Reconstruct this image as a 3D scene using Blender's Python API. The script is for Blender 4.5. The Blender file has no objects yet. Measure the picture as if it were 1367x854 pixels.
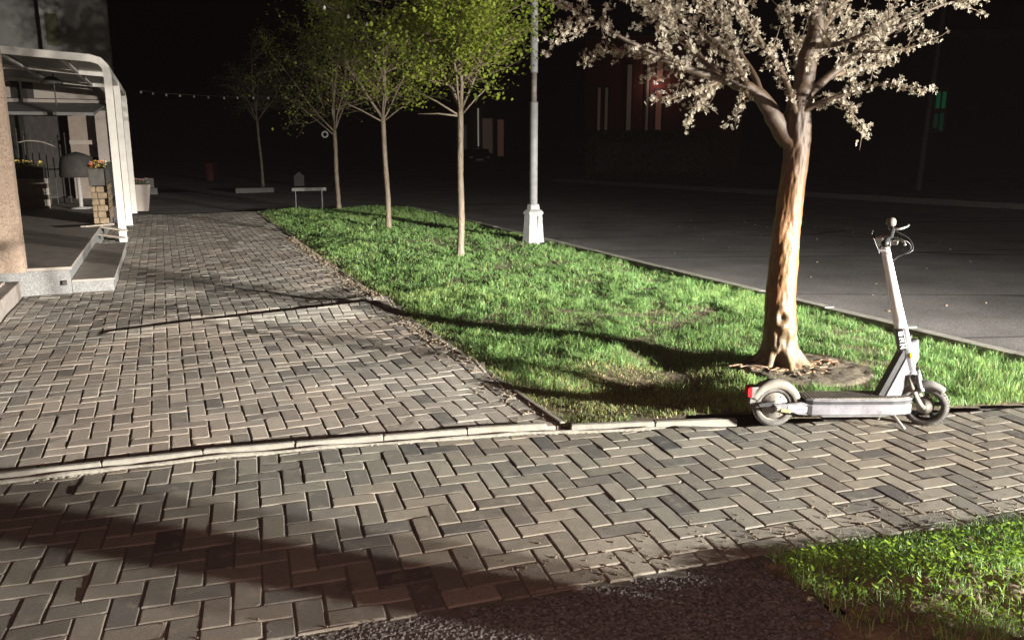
import bpy, math, random
import numpy as np
from mathutils import Vector, Matrix

random.seed(7)
rng = np.random.default_rng(7)
SC = bpy.context.scene
COL = SC.collection

# ------------------------------------------------------------------ camera
CAM_H = 1.6
FPX = 1100.0
PITCH = math.atan(233.0 / FPX)
cd = bpy.data.cameras.new('camera')
cam = bpy.data.objects.new('camera', cd)
COL.objects.link(cam)
cd.sensor_fit = 'HORIZONTAL'
cd.sensor_width = 36.0
cd.lens = FPX / 1367.0 * 36.0
cd.clip_end = 600.0
cd.clip_start = 0.05
cam.location = (0, 0, CAM_H)
cam.rotation_euler = (math.pi / 2 - PITCH, 0, 0)
SC.camera = cam

# ------------------------------------------------------------------ world: night sky
w = bpy.data.worlds.new('World')
SC.world = w
w.use_nodes = True
nt = w.node_tree
bg = nt.nodes['Background']
sky = nt.nodes.new('ShaderNodeTexSky')
sky.sky_type = 'NISHITA'
sky.sun_disc = False
sky.sun_elevation = math.radians(-7.0)
sky.sun_rotation = math.radians(120)
nt.links.new(sky.outputs[0], bg.inputs[0])
bg.inputs[1].default_value = 0.05

SC.view_settings.view_transform = 'Standard'
SC.view_settings.look = 'None'
SC.view_settings.exposure = 0.0
SC.view_settings.gamma = 1.0
SC.view_settings.use_curve_mapping = False
SC.cycles.max_bounces = 5
SC.cycles.diffuse_bounces = 3
SC.cycles.glossy_bounces = 2
SC.cycles.transmission_bounces = 3
SC.cycles.sample_clamp_indirect = 4.0
SC.cycles.use_adaptive_sampling = True

# ------------------------------------------------------------------ the car headlamp that lights the place
LAMP = Vector((11.3, -0.58, 1.75))


def beam_light(name, loc, power, color, radius, elev_stops, az_stops):
    """A lamp with a dipped-beam pattern: strength by elevation (deg) and by heading (deg from +Y, clockwise)."""
    ld = bpy.data.lights.new(name, 'POINT')
    ld.energy = power
    ld.color = color
    ld.shadow_soft_size = radius
    ld.use_nodes = True
    t = ld.node_tree
    em = t.nodes['Emission']
    geo = t.nodes.new('ShaderNodeNewGeometry')
    sep = t.nodes.new('ShaderNodeSeparateXYZ')
    t.links.new(geo.outputs['Incoming'], sep.inputs[0])

    def M(op, a, b=None):
        n = t.nodes.new('ShaderNodeMath')
        n.operation = op
        for i, q in enumerate((a, b)):
            if q is None:
                continue
            if isinstance(q, (int, float)):
                n.inputs[i].default_value = q
            else:
                t.links.new(q, n.inputs[i])
        return n.outputs[0]

    def ramp(val, lo, hi, stops):
        r = t.nodes.new('ShaderNodeValToRGB')
        r.color_ramp.interpolation = 'LINEAR'
        els = r.color_ramp.elements
        while len(els) > 1:
            els.remove(els[-1])
        for i, (p, v) in enumerate(stops):
            q = (p - lo) / (hi - lo)
            e = els[0] if i == 0 else els.new(q)
            e.position = q
            e.color = (v, v, v, 1)
        f = M('DIVIDE', M('SUBTRACT', val, lo), hi - lo)
        t.links.new(f, r.inputs[0])
        return r.outputs[0]

    S = 1.0
    ez = M('MULTIPLY', sep.outputs[2], S)
    ex = M('MULTIPLY', sep.outputs[0], S)
    ey = M('MULTIPLY', sep.outputs[1], S)
    elev = M('MULTIPLY', M('ARCSINE', ez), 180 / math.pi)
    az = M('MULTIPLY', M('ARCTAN2', ex, ey), 180 / math.pi)
    k = M('MULTIPLY', ramp(elev, -30, 40, elev_stops), ramp(az, -110, 0, az_stops))
    t.links.new(k, em.inputs['Strength'])
    o = bpy.data.objects.new(name, ld)
    o.location = loc
    COL.objects.link(o)
    return o


BEAM_EL = [(-30, .2), (-14, .46), (-10, .64), (-8.5, .78), (-7, .95), (-5, 1.0), (-3.8, .85), (-2.5, .55), (0, .38), (3, .32), (8, .27), (16, .2), (30, .08)]
BEAM_AZ = [(-110, .05), (-88, .12), (-77, .28), (-71, .76), (-64, .88), (-55, .98), (-47, 1.2), (-41, 1.25), (-37, .95), (-33, .55), (-29, .36), (-24, .26), (-17, .10), (-8, .04)]
for sgn in (-1, 1):
    beam_light('headlamp', LAMP + Vector((.57, .82, 0)) * (.24 * sgn), 32500, (1.0, 0.955, 0.86), 0.08, BEAM_EL, BEAM_AZ)
# added reddish fill at the camera to lift the shadows
fl = bpy.data.lights.new('camera_fill', 'POINT')
fl.energy = 140
fl.color = (1.0, .56, .48)
fl.shadow_soft_size = .01
flo = bpy.data.objects.new('camera_fill', fl)
flo.location = (.03, .0, CAM_H + .03)
COL.objects.link(flo)

# ------------------------------------------------------------------ helpers
DU = np.array([-0.386, 0.9225])     # along the sidewalk
NV = np.array([0.9225, 0.386])      # across it, to the right
ROT = math.atan2(0.386, 0.9225)


def XY(v, u):
    return (NV[0] * v + DU[0] * u, NV[1] * v + DU[1] * u)


def at(px, py, Y):
    """World point on the vertical plane y=Y seen at photo pixel (px, py)."""
    cx = (px - 683.5) / FPX
    cy = -(py - 427) / FPX
    d = (cx, math.cos(PITCH) + cy * math.sin(PITCH), -math.sin(PITCH) + cy * math.cos(PITCH))
    t = Y / d[1]
    return Vector((d[0] * t, Y, CAM_H + d[2] * t))


class MB:
    def __init__(s):
        s.v = []
        s.f = []
        s.tone = None

    def add(s, vs, fs):
        b = len(s.v)
        s.v.extend([tuple(p) for p in vs])
        s.f.extend([tuple(i + b for i in f) for f in fs])

    def box(s, c, d, rz=0.0, ch=0.0, M=None):
        """box by centre and size, optional chamfer on all edges of the top and the verticals"""
        hx, hy, hz = d[0] / 2, d[1] / 2, d[2] / 2
        if ch <= 0:
            vs = [(x, y, z) for z in (-hz, hz) for x, y in ((-hx, -hy), (hx, -hy), (hx, hy), (-hx, hy))]
            fs = [(3, 2, 1, 0), (4, 5, 6, 7)] + [(i, (i + 1) % 4, (i + 1) % 4 + 4, i + 4) for i in range(4)]
        else:
            ring = []
            for z, ins in ((-hz, ch), (-hz + ch, 0), (hz - ch, 0), (hz, ch)):
                a, b = hx - ins, hy - ins
                e = min(ch, a * .5, b * .5) * .6
                ring.append([(-a + e, -b, z), (a - e, -b, z), (a, -b + e, z), (a, b - e, z), (a - e, b, z), (-a + e, b, z), (-a, b - e, z), (-a, -b + e, z)])
            vs = [p for r in ring for p in r]
            fs = [tuple(range(7, -1, -1)), tuple(range(24, 32))]
            for r in range(3):
                for i in range(8):
                    j = (i + 1) % 8
                    fs.append((r * 8 + i, r * 8 + j, r * 8 + 8 + j, r * 8 + 8 + i))
        cr, sr = math.cos(rz), math.sin(rz)
        out = []
        for x, y, z in vs:
            p = Vector((x * cr - y * sr + c[0], x * sr + y * cr + c[1], z + c[2]))
            out.append(M @ p if M is not None else p)
        s.add(out, fs)

    def tube(s, path, rad, n=8, cap=True, squash=None):
        P = [Vector(p) for p in path]
        if isinstance(rad, (int, float)):
            rad = [rad] * len(P)
        vs = []
        up = None
        for i, p in enumerate(P):
            t = (P[min(i + 1, len(P) - 1)] - P[max(i - 1, 0)])
            if t.length < 1e-9:
                t = Vector((0, 0, 1))
            t.normalize()
            if up is None:
                a = Vector((0, 0, 1)) if abs(t.z) < .9 else Vector((1, 0, 0))
                up = (a - t * a.dot(t)).normalized()
            else:
                up = (up - t * up.dot(t))
                up = up.normalized() if up.length > 1e-6 else t.orthogonal().normalized()
            sd = t.cross(up)
            q = 1.0 if squash is None else squash
            for k in range(n):
                an = 2 * math.pi * k / n
                vs.append(p + up * (math.cos(an) * rad[i]) + sd * (math.sin(an) * rad[i] * q))
        fs = []
        for i in range(len(P) - 1):
            for k in range(n):
                j = (k + 1) % n
                fs.append((i * n + k, i * n + j, (i + 1) * n + j, (i + 1) * n + k))
        if cap:
            fs.append(tuple(range(n - 1, -1, -1)))
            fs.append(tuple(range((len(P) - 1) * n, len(P) * n)))
        s.add(vs, fs)

    def lathe(s, prof, n=24, M=None, a0=0.0, a1=2 * math.pi):
        """profile of (r, z) about the local z axis"""
        full = abs(a1 - a0 - 2 * math.pi) < 1e-6
        m = n if full else n + 1
        vs = []
        for r, z in prof:
            for k in range(m):
                an = a0 + (a1 - a0) * k / n
                p = Vector((r * math.cos(an), r * math.sin(an), z))
                vs.append(M @ p if M is not None else p)
        fs = []
        for i in range(len(prof) - 1):
            for k in range(n):
                j = (k + 1) % m
                fs.append((i * m + k, i * m + j, (i + 1) * m + j, (i + 1) * m + k))
        s.add(vs, fs)

    def prism(s, poly, z0, z1, M=None, bev=0.0):
        n = len(poly)
        if bev > 0:
            c = Vector((sum(p[0] for p in poly) / n, sum(p[1] for p in poly) / n))
            ins = []
            for i in range(n):
                a, b, d = Vector(poly[i - 1]), Vector(poly[i]), Vector(poly[(i + 1) % n])
                e1 = (b - a).normalized()
                e2 = (d - b).normalized()
                bis = Vector((-(e1.y + e2.y), e1.x + e2.x))
                if bis.length < 1e-6:
                    bis = Vector((-e1.y, e1.x))
                bis.normalize()
                k = max(.35, bis.dot(Vector((-e1.y, e1.x))))
                ins.append(b + bis * (bev / k))
            rings = [(ins, z0), (poly, z0 + bev), (poly, z1 - bev), (ins, z1)]
        else:
            rings = [(poly, z0), (poly, z1)]
        vs = [Vector((p[0], p[1], z)) for r, z in rings for p in r]
        if M is not None:
            vs = [M @ p for p in vs]
        fs = [tuple(range(n - 1, -1, -1)), tuple(range((len(rings) - 1) * n, len(rings) * n))]
        for r in range(len(rings) - 1):
            for i in range(n):
                j = (i + 1) % n
                fs.append((r * n + i, r * n + j, (r + 1) * n + j, (r + 1) * n + i))
        s.add(vs, fs)

    def mesh(s, name, mat, smooth=False):
        me = bpy.data.meshes.new(name)
        me.from_pydata(s.v, [], s.f)
        if mat is not None:
            me.materials.append(mat)
        if smooth:
            me.polygons.foreach_set('use_smooth', [True] * len(me.polygons))
        me.update()
        return me

    def build(s, name, mat, parent=None, smooth=False, kind=None):
        o = bpy.data.objects.new(name, s.mesh(name, mat, smooth))
        COL.objects.link(o)
        if parent is not None:
            o.parent = parent
        if kind:
            o['kind'] = kind
        return o


def np_mesh(name, V, F, mat, parent=None, kind=None, tone=None, smooth=False):
    """V (n,3), F (m,k) with k=3 or 4 -> object; tone: per-vertex float attribute"""
    me = bpy.data.meshes.new(name)
    V = np.ascontiguousarray(V, dtype=np.float32)
    F = np.ascontiguousarray(F, dtype=np.int32)
    m, k = F.shape
    me.vertices.add(len(V))
    me.vertices.foreach_set('co', V.ravel())
    me.loops.add(m * k)
    me.loops.foreach_set('vertex_index', F.ravel())
    me.polygons.add(m)
    me.polygons.foreach_set('loop_start', np.arange(0, m * k, k, dtype=np.int32))
    me.polygons.foreach_set('loop_total', np.full(m, k, dtype=np.int32))
    if smooth:
        me.polygons.foreach_set('use_smooth', np.ones(m, dtype=bool))
    if tone is not None:
        a = me.attributes.new('tone', 'FLOAT', 'POINT')
        a.data.foreach_set('value', np.ascontiguousarray(tone, dtype=np.float32))
    me.update(calc_edges=True)
    if mat is not None:
        me.materials.append(mat)
    o = bpy.data.objects.new(name, me)
    COL.objects.link(o)
    if parent is not None:
        o.parent = parent
    if kind:
        o['kind'] = kind
    return o


def tag(o, label=None, cat=None, group=None, kind=None):
    if label:
        o['label'] = label
    if cat:
        o['category'] = cat
    if group:
        o['group'] = group
    if kind:
        o['kind'] = kind
    return o


def thing(name, label, cat, loc=(0, 0, 0), rz=0.0, group=None):
    o = bpy.data.objects.new(name, None)
    o.empty_display_size = .1
    COL.objects.link(o)
    o.location = loc
    o.rotation_euler = (0, 0, rz)
    return tag(o, label, cat, group)


# value noise -----------------------------------------------------------------
_perm = np.random.default_rng(3).random((256, 256))


def vnoise(x, y):
    x = np.asarray(x, dtype=float)
    y = np.asarray(y, dtype=float)
    xi = np.floor(x).astype(int)
    yi = np.floor(y).astype(int)
    fx = x - xi
    fy = y - yi
    fx = fx * fx * (3 - 2 * fx)
    fy = fy * fy * (3 - 2 * fy)
    g = lambda a, b: _perm[a % 256, b % 256]
    return (g(xi, yi) * (1 - fx) * (1 - fy) + g(xi + 1, yi) * fx * (1 - fy) + g(xi, yi + 1) * (1 - fx) * fy + g(xi + 1, yi + 1) * fx * fy) * 2 - 1


def fbm(x, y, o=3):
    r = 0
    a = 1.0
    for k in range(o):
        r = r + a * vnoise(np.asarray(x) * 2 ** k + 17 * k, np.asarray(y) * 2 ** k + 31 * k)
        a *= .5
    return r


# materials -------------------------------------------------------------------
def new_mat(name):
    m = bpy.data.materials.new(name)
    m.use_nodes = True
    t = m.node_tree
    return m, t, t.nodes['Principled BSDF']


def noise_node(t, scale, detail=4, rough=.6, vec=None, dist=0.0):
    n = t.nodes.new('ShaderNodeTexNoise')
    n.inputs['Scale'].default_value = scale
    n.inputs['Detail'].default_value = detail
    n.inputs['Roughness'].default_value = rough
    n.inputs['Distortion'].default_value = dist
    if vec is not None:
        t.links.new(vec, n.inputs['Vector'])
    return n.outputs['Fac']


def ramp_node(t, fac, stops):
    r = t.nodes.new('ShaderNodeValToRGB')
    els = r.color_ramp.elements
    while len(els) > 1:
        els.remove(els[-1])
    for i, (p, c) in enumerate(stops):
        e = els[0] if i == 0 else els.new(p)
        e.position = p
        e.color = (c[0], c[1], c[2], 1) if not isinstance(c, (int, float)) else (c, c, c, 1)
    t.links.new(fac, r.inputs[0])
    return r.outputs[0]


def mix_node(t, fac, a, b, mode='MIX'):
    n = t.nodes.new('ShaderNodeMix')
    n.data_type = 'RGBA'
    n.blend_type = mode
    for i, q in ((0, fac), (6, a), (7, b)):
        if isinstance(q, (int, float)):
            n.inputs[i].default_value = q
        elif isinstance(q, tuple):
            n.inputs[i].default_value = (q[0], q[1], q[2], 1)
        else:
            t.links.new(q, n.inputs[i])
    return n.outputs[2]


def world_pos(t, obj=False):
    if obj:
        return t.nodes.new('ShaderNodeTexCoord').outputs['Object']
    return t.nodes.new('ShaderNodeNewGeometry').outputs['Position']


def bump(t, b, h, strength, dist):
    n = t.nodes.new('ShaderNodeBump')
    n.inputs['Strength'].default_value = strength
    n.inputs['Distance'].default_value = dist
    t.links.new(h, n.inputs['Height'])
    t.links.new(n.outputs[0], b.inputs['Normal'])


def surf(name, c1, c2, scale=8.0, rough=.8, bs=0.0, bscale=60.0, bd=.004, metal=0.0, spec=.5, obj=False, dirt=None, dirt_scale=5.0, dirt_lo=.5):
    m, t, b = new_mat(name)
    p = world_pos(t, obj)
    f = noise_node(t, scale, 5, .62, p)
    col = ramp_node(t, f, [(.3, c1), (.7, c2)])
    if dirt is not None:
        d = noise_node(t, dirt_scale, 6, .7, p)
        col = mix_node(t, ramp_node(t, d, [(dirt_lo, 0.0), (dirt_lo + .14, 1.0)]), col, dirt)
    t.links.new(col, b.inputs['Base Color'])
    b.inputs['Roughness'].default_value = rough
    b.inputs['Metallic'].default_value = metal
    b.inputs['Specular IOR Level'].default_value = spec
    if bs > 0:
        bump(t, b, noise_node(t, bscale, 5, .65, p), bs, bd)
    return m


def attr(t, name):
    n = t.nodes.new('ShaderNodeAttribute')
    n.attribute_name = name
    return n.outputs['Fac']


def emis(name, c, s):
    m, t, b = new_mat(name)
    b.inputs['Base Color'].default_value = (c[0] * .5, c[1] * .5, c[2] * .5, 1)
    b.inputs['Emission Color'].default_value = (*c, 1)
    b.inputs['Emission Strength'].default_value = s
    return m


def paver_mat(name, stops, warm):
    m, t, b = new_mat(name)
    p = world_pos(t)
    col = ramp_node(t, attr(t, 'tone'), stops)
    # dust and wear that differ from place to place
    big = noise_node(t, .55, 3, .6, p)
    col = mix_node(t, ramp_node(t, big, [(.42, 0.0), (.62, .75)]), col, warm, 'MULTIPLY')
    grain = noise_node(t, 130, 4, .75, p)
    col = mix_node(t, .55, col, ramp_node(t, grain, [(.3, .55), (.55, 1.0), (.75, 1.35)]), 'MULTIPLY')
    blot = noise_node(t, 14, 5, .7, p)
    col = mix_node(t, ramp_node(t, blot, [(.52, 0.0), (.72, .55)]), col, (.34, .30, .23))
    stain = noise_node(t, 2.1, 4, .65, p, 1.0)
    col = mix_node(t, ramp_node(t, stain, [(.60, 0.0), (.70, .6)]), col, (.45, .44, .44), 'MULTIPLY')
    t.links.new(col, b.inputs['Base Color'])
    b.inputs['Roughness'].default_value = .85
    b.inputs['Specular IOR Level'].default_value = .35
    h = mix_node(t, .35, noise_node(t, 260, 3, .7, p), noise_node(t, 38, 4, .6, p))
    bump(t, b, h, .9, .005)
    return m


M_PAVE = paver_mat('concrete paver', [(0, (.14, .136, .128)), (.12, (.23, .217, .198)), (.5, (.325, .303, .27)), (.85, (.40, .37, .325)), (1, (.45, .415, .365))], (1.0, .86, .80))
M_DRIVE = paver_mat('worn concrete paver', [(0, (.085, .085, .085)), (.14, (.16, .155, .14)), (.5, (.228, .217, .185)), (.85, (.275, .258, .218)), (1, (.31, .29, .25))], (1.0, .86, .78))
M_SAND = surf('joint sand', (.08, .074, .064), (.17, .155, .13), 30, .95, .6, 200, .004)
M_KERB = surf('kerb concrete', (.19, .18, .155), (.28, .262, .228), 22, .85, .5, 90, .004, dirt=(.22, .2, .16), dirt_scale=7, dirt_lo=.56)
M_SOIL = surf('dry soil', (.10, .075, .05), (.25, .195, .13), 9, .95, .9, 45, .02)
M_ASPH = None


def asphalt(name, lo, hi, bs, bd, cracks=False):
    m, t, b = new_mat(name)
    p = world_pos(t)
    v = t.nodes.new('ShaderNodeTexVoronoi')
    v.inputs['Scale'].default_value = 95
    t.links.new(p, v.inputs['Vector'])
    stone = ramp_node(t, v.outputs['Color'], [(.1, lo), (.9, hi)])
    patch = noise_node(t, .8, 5, .6, p)
    col = mix_node(t, .7, stone, ramp_node(t, patch, [(.3, .45), (.7, 1.35)]), 'MULTIPLY')
    if cracks:
        # tar seams and cracks: thin dark lines
        mp = t.nodes.new('ShaderNodeMapping')
        mp.inputs['Scale'].default_value = (.06, .42, 1)
        mp.inputs['Rotation'].default_value = (0, 0, math.radians(-14))
        t.links.new(p, mp.inputs['Vector'])
        vc = t.nodes.new('ShaderNodeTexVoronoi')
        vc.feature = 'DISTANCE_TO_EDGE'
        vc.inputs['Scale'].default_value = 1.0
        wob = t.nodes.new('ShaderNodeTexNoise')
        wob.inputs['Scale'].default_value = 2.5
        t.links.new(mp.outputs[0], wob.inputs['Vector'])
        mx = t.nodes.new('ShaderNodeMix')
        mx.data_type = 'VECTOR'
        mx.inputs[0].default_value = .07
        t.links.new(mp.outputs[0], mx.inputs[4])
        t.links.new(wob.outputs['Color'], mx.inputs[5])
        t.links.new(mx.outputs[1], vc.inputs['Vector'])
        col = mix_node(t, ramp_node(t, vc.outputs['Distance'], [(.003, .8), (.011, 0.0)]), col, (.012, .012, .012))
    t.links.new(col, b.inputs['Base Color'])
    b.inputs['Roughness'].default_value = .9
    b.inputs['Specular IOR Level'].default_value = .3
    bump(t, b, v.outputs['Distance'], bs, bd)
    return m


M_ASPH = asphalt('coarse asphalt', (.075, .071, .066), (.25, .243, .23), .3, .004)
M_ROAD = asphalt('old road asphalt', (.10, .094, .092), (.20, .188, .184), .8, .012, True)


def leaf_mat(name, stops, trans=.35, rough=.5, spec=.4):
    m, t, b = new_mat(name)
    col = ramp_node(t, attr(t, 'tone'), stops)
    t.links.new(col, b.inputs['Base Color'])
    b.inputs['Roughness'].default_value = rough
    b.inputs['Specular IOR Level'].default_value = spec
    tr = t.nodes.new('ShaderNodeBsdfTranslucent')
    t.links.new(col, tr.inputs['Color'])
    mx = t.nodes.new('ShaderNodeMixShader')
    mx.inputs[0].default_value = trans
    t.links.new(b.outputs[0], mx.inputs[1])
    t.links.new(tr.outputs[0], mx.inputs[2])
    t.links.new(mx.outputs[0], t.nodes['Material Output'].inputs['Surface'])
    return m


M_GRASS = leaf_mat('grass blade', [(0, (.46, .39, .20)), (.12, (.32, .31, .13)), (.25, (.10, .20, .055)), (.65, (.17, .33, .10)), (1, (.39, .51, .175))], .4, .5, .35)
M_CLOVER = leaf_mat('verge leaf', [(0, (.12, .20, .03)), (.5, (.27, .45, .05)), (1, (.42, .58, .08))], .45)
M_LEAF = leaf_mat('young tree leaf', [(0, (.15, .20, .03)), (.5, (.30, .37, .05)), (1, (.48, .54, .09))], .5)
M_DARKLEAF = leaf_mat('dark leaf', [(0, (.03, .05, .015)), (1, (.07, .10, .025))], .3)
M_BLOSSOM = leaf_mat('blossom petal', [(0, (.38, .32, .23)), (.3, (.54, .48, .38)), (1, (.74, .68, .58))], .35, .6, .3)

# ------------------------------------------------------------------ ground heights
LIP_A = np.array([-1.16, 8.27])  # ends of the added seams that stand in for shadow lines
LIP_B = np.array([-3.55, 6.95])
LIP2_A = np.array([-0.16, 5.93])
LIP2_B = np.array([-1.10, 6.58])


def lip(x, y, A, B, hgt, side):
    """a seam shaped into the paving so its shade draws a dark line: the near lip stands up, behind it the slabs dip and rise again"""
    ab = B - A
    L = np.hypot(*ab)
    e = ab / L
    nrm = np.array([-e[1], e[0]])
    if nrm[1] * side < 0:
        nrm = -nrm
    dx = x - A[0]
    dy = y - A[1]
    t = (dx * e[0] + dy * e[1]) / L
    s = dx * nrm[0] + dy * nrm[1]
    env = np.clip(1 - t, 0, 1) ** .45 * np.clip((t + .12) / .12, 0, 1)
    env = np.where(t > 1, 0, env)
    near = np.clip(1 + s / .55, 0, 1) ** 2 * (s <= 0)
    far = np.where(s > 0, np.where(s < .03, 1 - s / .03 * 1.9, -.9 + np.clip((s - .03) / .30, 0, 1) * 1.5), 0)
    fall = np.where(s > .33, .6 * np.clip(1 - (s - .33) / .9, 0, 1), far)
    far = np.where(s > .33, fall, far)
    return hgt * env * (near + far)


def hz_walk(x, y):
    h = .010 * fbm(x * .9, y * .9, 2) + .006 * vnoise(x * 2.3 + 9, y * 2.3)
    h = h + lip(x, y, LIP_A, LIP_B, .080, 1) + lip(x, y, LIP2_A, LIP2_B, .042, 1)
    return h


def hz_drive(x, y):
    return -.008 + .008 * fbm(x * 1.1 + 40, y * 1.1, 2) + .003 * vnoise(x * 4 + 5, y * 4)


def hz_lawn(x, y):
    v = x * NV[0] + y * NV[1]
    crown = .05 * np.clip((v - 2.05) / 1.0, 0, 1) * np.clip((6.0 - v) / 1.0, 0, 1)
    dip = .11 * np.exp(-(((x - 1.22) / .42) ** 2 + ((y - 6.12) / .34) ** 2)) + .085 * np.exp(-(((x - .82) / .5) ** 2 + ((y - 5.38) / .26) ** 2))
    return -.035 + crown - dip + .022 * fbm(x * 1.1 + 70, y * 1.1, 3)


# ------------------------------------------------------------------ the setting
def kerb_y(x):
    """line of the kerb between sidewalk / lawn and the driveway"""
    return np.interp(x, [-6, -4.2, -2.53, -1.61, -.76, .07, 1.35, 3.28, 5.2, 7.5], [2.55, 3.18, 3.83, 4.14, 4.36, 4.55, 4.69, 5.05, 5.55, 6.1])


def drive_low(x):
    return np.interp(x, [-6, -3, -.88, -.33, .1, .48, .73, .99, 1.6, 2.25, 3.2, 5.2, 7.5], [1.0, 1.75, 2.45, 2.63, 2.76, 2.88, 2.97, 3.05, 3.23, 3.37, 3.5, 3.75, 4.1])


def sheet(name, x0, x1, y0, y1, nx, ny, zf, mat, keep=None, kind='structure', parent=None):
    xs = np.linspace(x0, x1, nx)
    ys = np.linspace(y0, y1, ny)
    X, Y = np.meshgrid(xs, ys)
    Z = zf(X, Y) + np.zeros_like(X)
    V = np.stack([X.ravel(), Y.ravel(), Z.ravel()], 1)
    i = np.arange(nx * ny).reshape(ny, nx)
    F = np.stack([i[:-1, :-1].ravel(), i[:-1, 1:].ravel(), i[1:, 1:].ravel(), i[1:, :-1].ravel()], 1)
    if keep is not None:
        c = V[F].mean(1)
        F = F[keep(c[:, 0], c[:, 1])]
        used = np.unique(F)
        mp = np.zeros(len(V), dtype=int)
        mp[used] = np.arange(len(used))
        V = V[used]
        F = mp[F]
    return np_mesh(name, V, F, mat, parent, kind, smooth=True)


mb = MB()
mb.add([(-300, -60, -.30), (300, -60, -.30), (300, 420, -.30), (-300, 420, -.30)], [(0, 1, 2, 3)])
mb.build('ground', surf('far ground', (.03, .029, .027), (.06, .057, .05), 1.5, .95), kind='structure')


def uvw(x, y):
    return x * NV[0] + y * NV[1], x * DU[0] + y * DU[1]


def road_keep(x, y):
    v, u = uvw(x, y)
    return ((v > 5.9) | (u > 21.2)) & (y > 4.4)


sheet('road', -60, 60, 4.4, 84.4, 241, 161, lambda x, y: -.10 + .012 * fbm(x * .35, y * .35, 2), M_ROAD, road_keep)
# bedding under the two paved areas
sheet('sidewalk_bed', -14, 2.2, 2.4, 24, 163, 217, lambda x, y: hz_walk(x, y) - .0085, M_SAND,
      lambda x, y: (y > kerb_y(x)) & (uvw(x, y)[0] < 2.07) & (uvw(x, y)[0] > -8.5) & (uvw(x, y)[1] < 21.35))
sheet('driveway_bed', -6, 7.5, .9, 6.2, 181, 81, lambda x, y: hz_drive(x, y) - .0085, M_SAND,
      lambda x, y: (y < kerb_y(x) - .075) & (y > drive_low(x) - .02))
sheet('kerb_gap', -6, 7.5, .9, 6.3, 271, 271, lambda x, y: hz_drive(x, y) - .05, M_SAND,
      lambda x, y: (y < kerb_y(x) + .06) & (y > kerb_y(x) - .10))


# coarse asphalt in the near corner: real stones standing out of the binder
def asph_z(x, y):
    return -.030 + .006 * fbm(x * 2, y * 2, 2) + .0075 * np.abs(vnoise(x * 95, y * 95)) ** .8 + .004 * np.abs(vnoise(x * 150 + 3, y * 150)) + .05 * np.clip((x - .9) / .7, 0, 1) * np.clip((3.0 - y) / .5, 0, 1)


sheet('asphalt_path', -1.5, 1.75, 1.9, 3.15, 900, 350, asph_z, M_ASPH, lambda x, y: (y < drive_low(x) + .02) & (x < 1.1 + .12 * vnoise(x * 9, y * 9) + (2.95 - y) * .15))


# lawn soil
def lawn_keep(x, y):
    v, u = uvw(x, y)
    return (v > 2.02) & (v < 5.98) & (u < 21.4) & (y > kerb_y(x) + np.where(x < 1.5, .02, -.105))


sheet('lawn_soil', -9, 6.5, 4.45, 23, 310, 371, hz_lawn, M_SOIL, lawn_keep)


# verge soil in the near right corner: a heap of earth
def hz_verge(x, y):
    d = np.clip((drive_low(x) - y) / .35, 0, 1)
    m = .07 * np.exp(-(((x - 1.85) / .5) ** 2 + ((y - 2.62) / .30) ** 2)) + .045 * np.exp(-(((x - 1.3) / .35) ** 2 + ((y - 2.5) / .22) ** 2))
    return -.03 + d * .03 + m + d * (.022 * fbm(x * 4, y * 4, 3) + .012 * vnoise(x * 17, y * 17)) * (1 + .6 * np.exp(-(((x - 1.9) / .6) ** 2 + ((y - 2.4) / .4) ** 2)))


sheet('verge_soil', .80, 7.0, 1.4, 4.0, 500, 230, hz_verge, M_SOIL,
      lambda x, y: (y < drive_low(x) + .03) & (x > 1.0 + .12 * vnoise(x * 9, y * 9) + (2.95 - y) * .15))

# ------------------------------------------------------------------ pavers


def clip_half(poly, p, nrm):
    """keep the part of poly with (q-p).nrm >= 0"""
    out = []
    n = len(poly)
    for i in range(n):
        a, b = poly[i], poly[(i + 1) % n]
        da = (a[0] - p[0]) * nrm[0] + (a[1] - p[1]) * nrm[1]
        db = (b[0] - p[0]) * nrm[0] + (b[1] - p[1]) * nrm[1]
        if da >= 0:
            out.append(a)
        if (da >= 0) != (db >= 0):
            k = da / (da - db)
            out.append((a[0] + (b[0] - a[0]) * k, a[1] + (b[1] - a[1]) * k))
    res = []
    for q in out:
        if not res or math.hypot(q[0] - res[-1][0], q[1] - res[-1][1]) > .006:
            res.append(q)
    if len(res) > 2 and math.hypot(res[0][0] - res[-1][0], res[0][1] - res[-1][1]) < .006:
        res.pop()
    return res if len(res) >= 3 else None


def area(p):
    return .5 * sum(p[i - 1][0] * p[i][1] - p[i][0] * p[i - 1][1] for i in range(len(p)))


W = .1045
GAP = .0041


def herringbone(ang, ox, oy, xr, yr):
    """rectangles (world polygons) of a 90 degree herringbone turned by ang"""
    ca, sa = math.cos(ang), math.sin(ang)
    out = []
    for r in range(*yr):
        for c in range(*xr):
            k = (c - r) % 4
            if k == 0:
                x0, y0, x1, y1 = c, r, c + 2, r + 1
            elif k == 3:
                x0, y0, x1, y1 = c, r, c + 1, r + 2
            else:
                continue
            g = GAP
            j = [random.uniform(-.0016, .0016) for _ in range(4)]
            P = [(x0 * W + g + j[0], y0 * W + g + j[1]), (x1 * W - g + j[2], y0 * W + g + j[1]), (x1 * W - g + j[2], y1 * W - g + j[3]), (x0 * W + g + j[0], y1 * W - g + j[3])]
            th = random.gauss(0, .008)
            mx = (P[0][0] + P[2][0]) / 2
            my = (P[0][1] + P[2][1]) / 2
            P = [(mx + (q[0] - mx) - (q[1] - my) * th, my + (q[1] - my) + (q[0] - mx) * th) for q in P]
            out.append([(ox + x * ca - y * sa, oy + x * sa + y * ca) for x, y in P])
    return out


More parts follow.
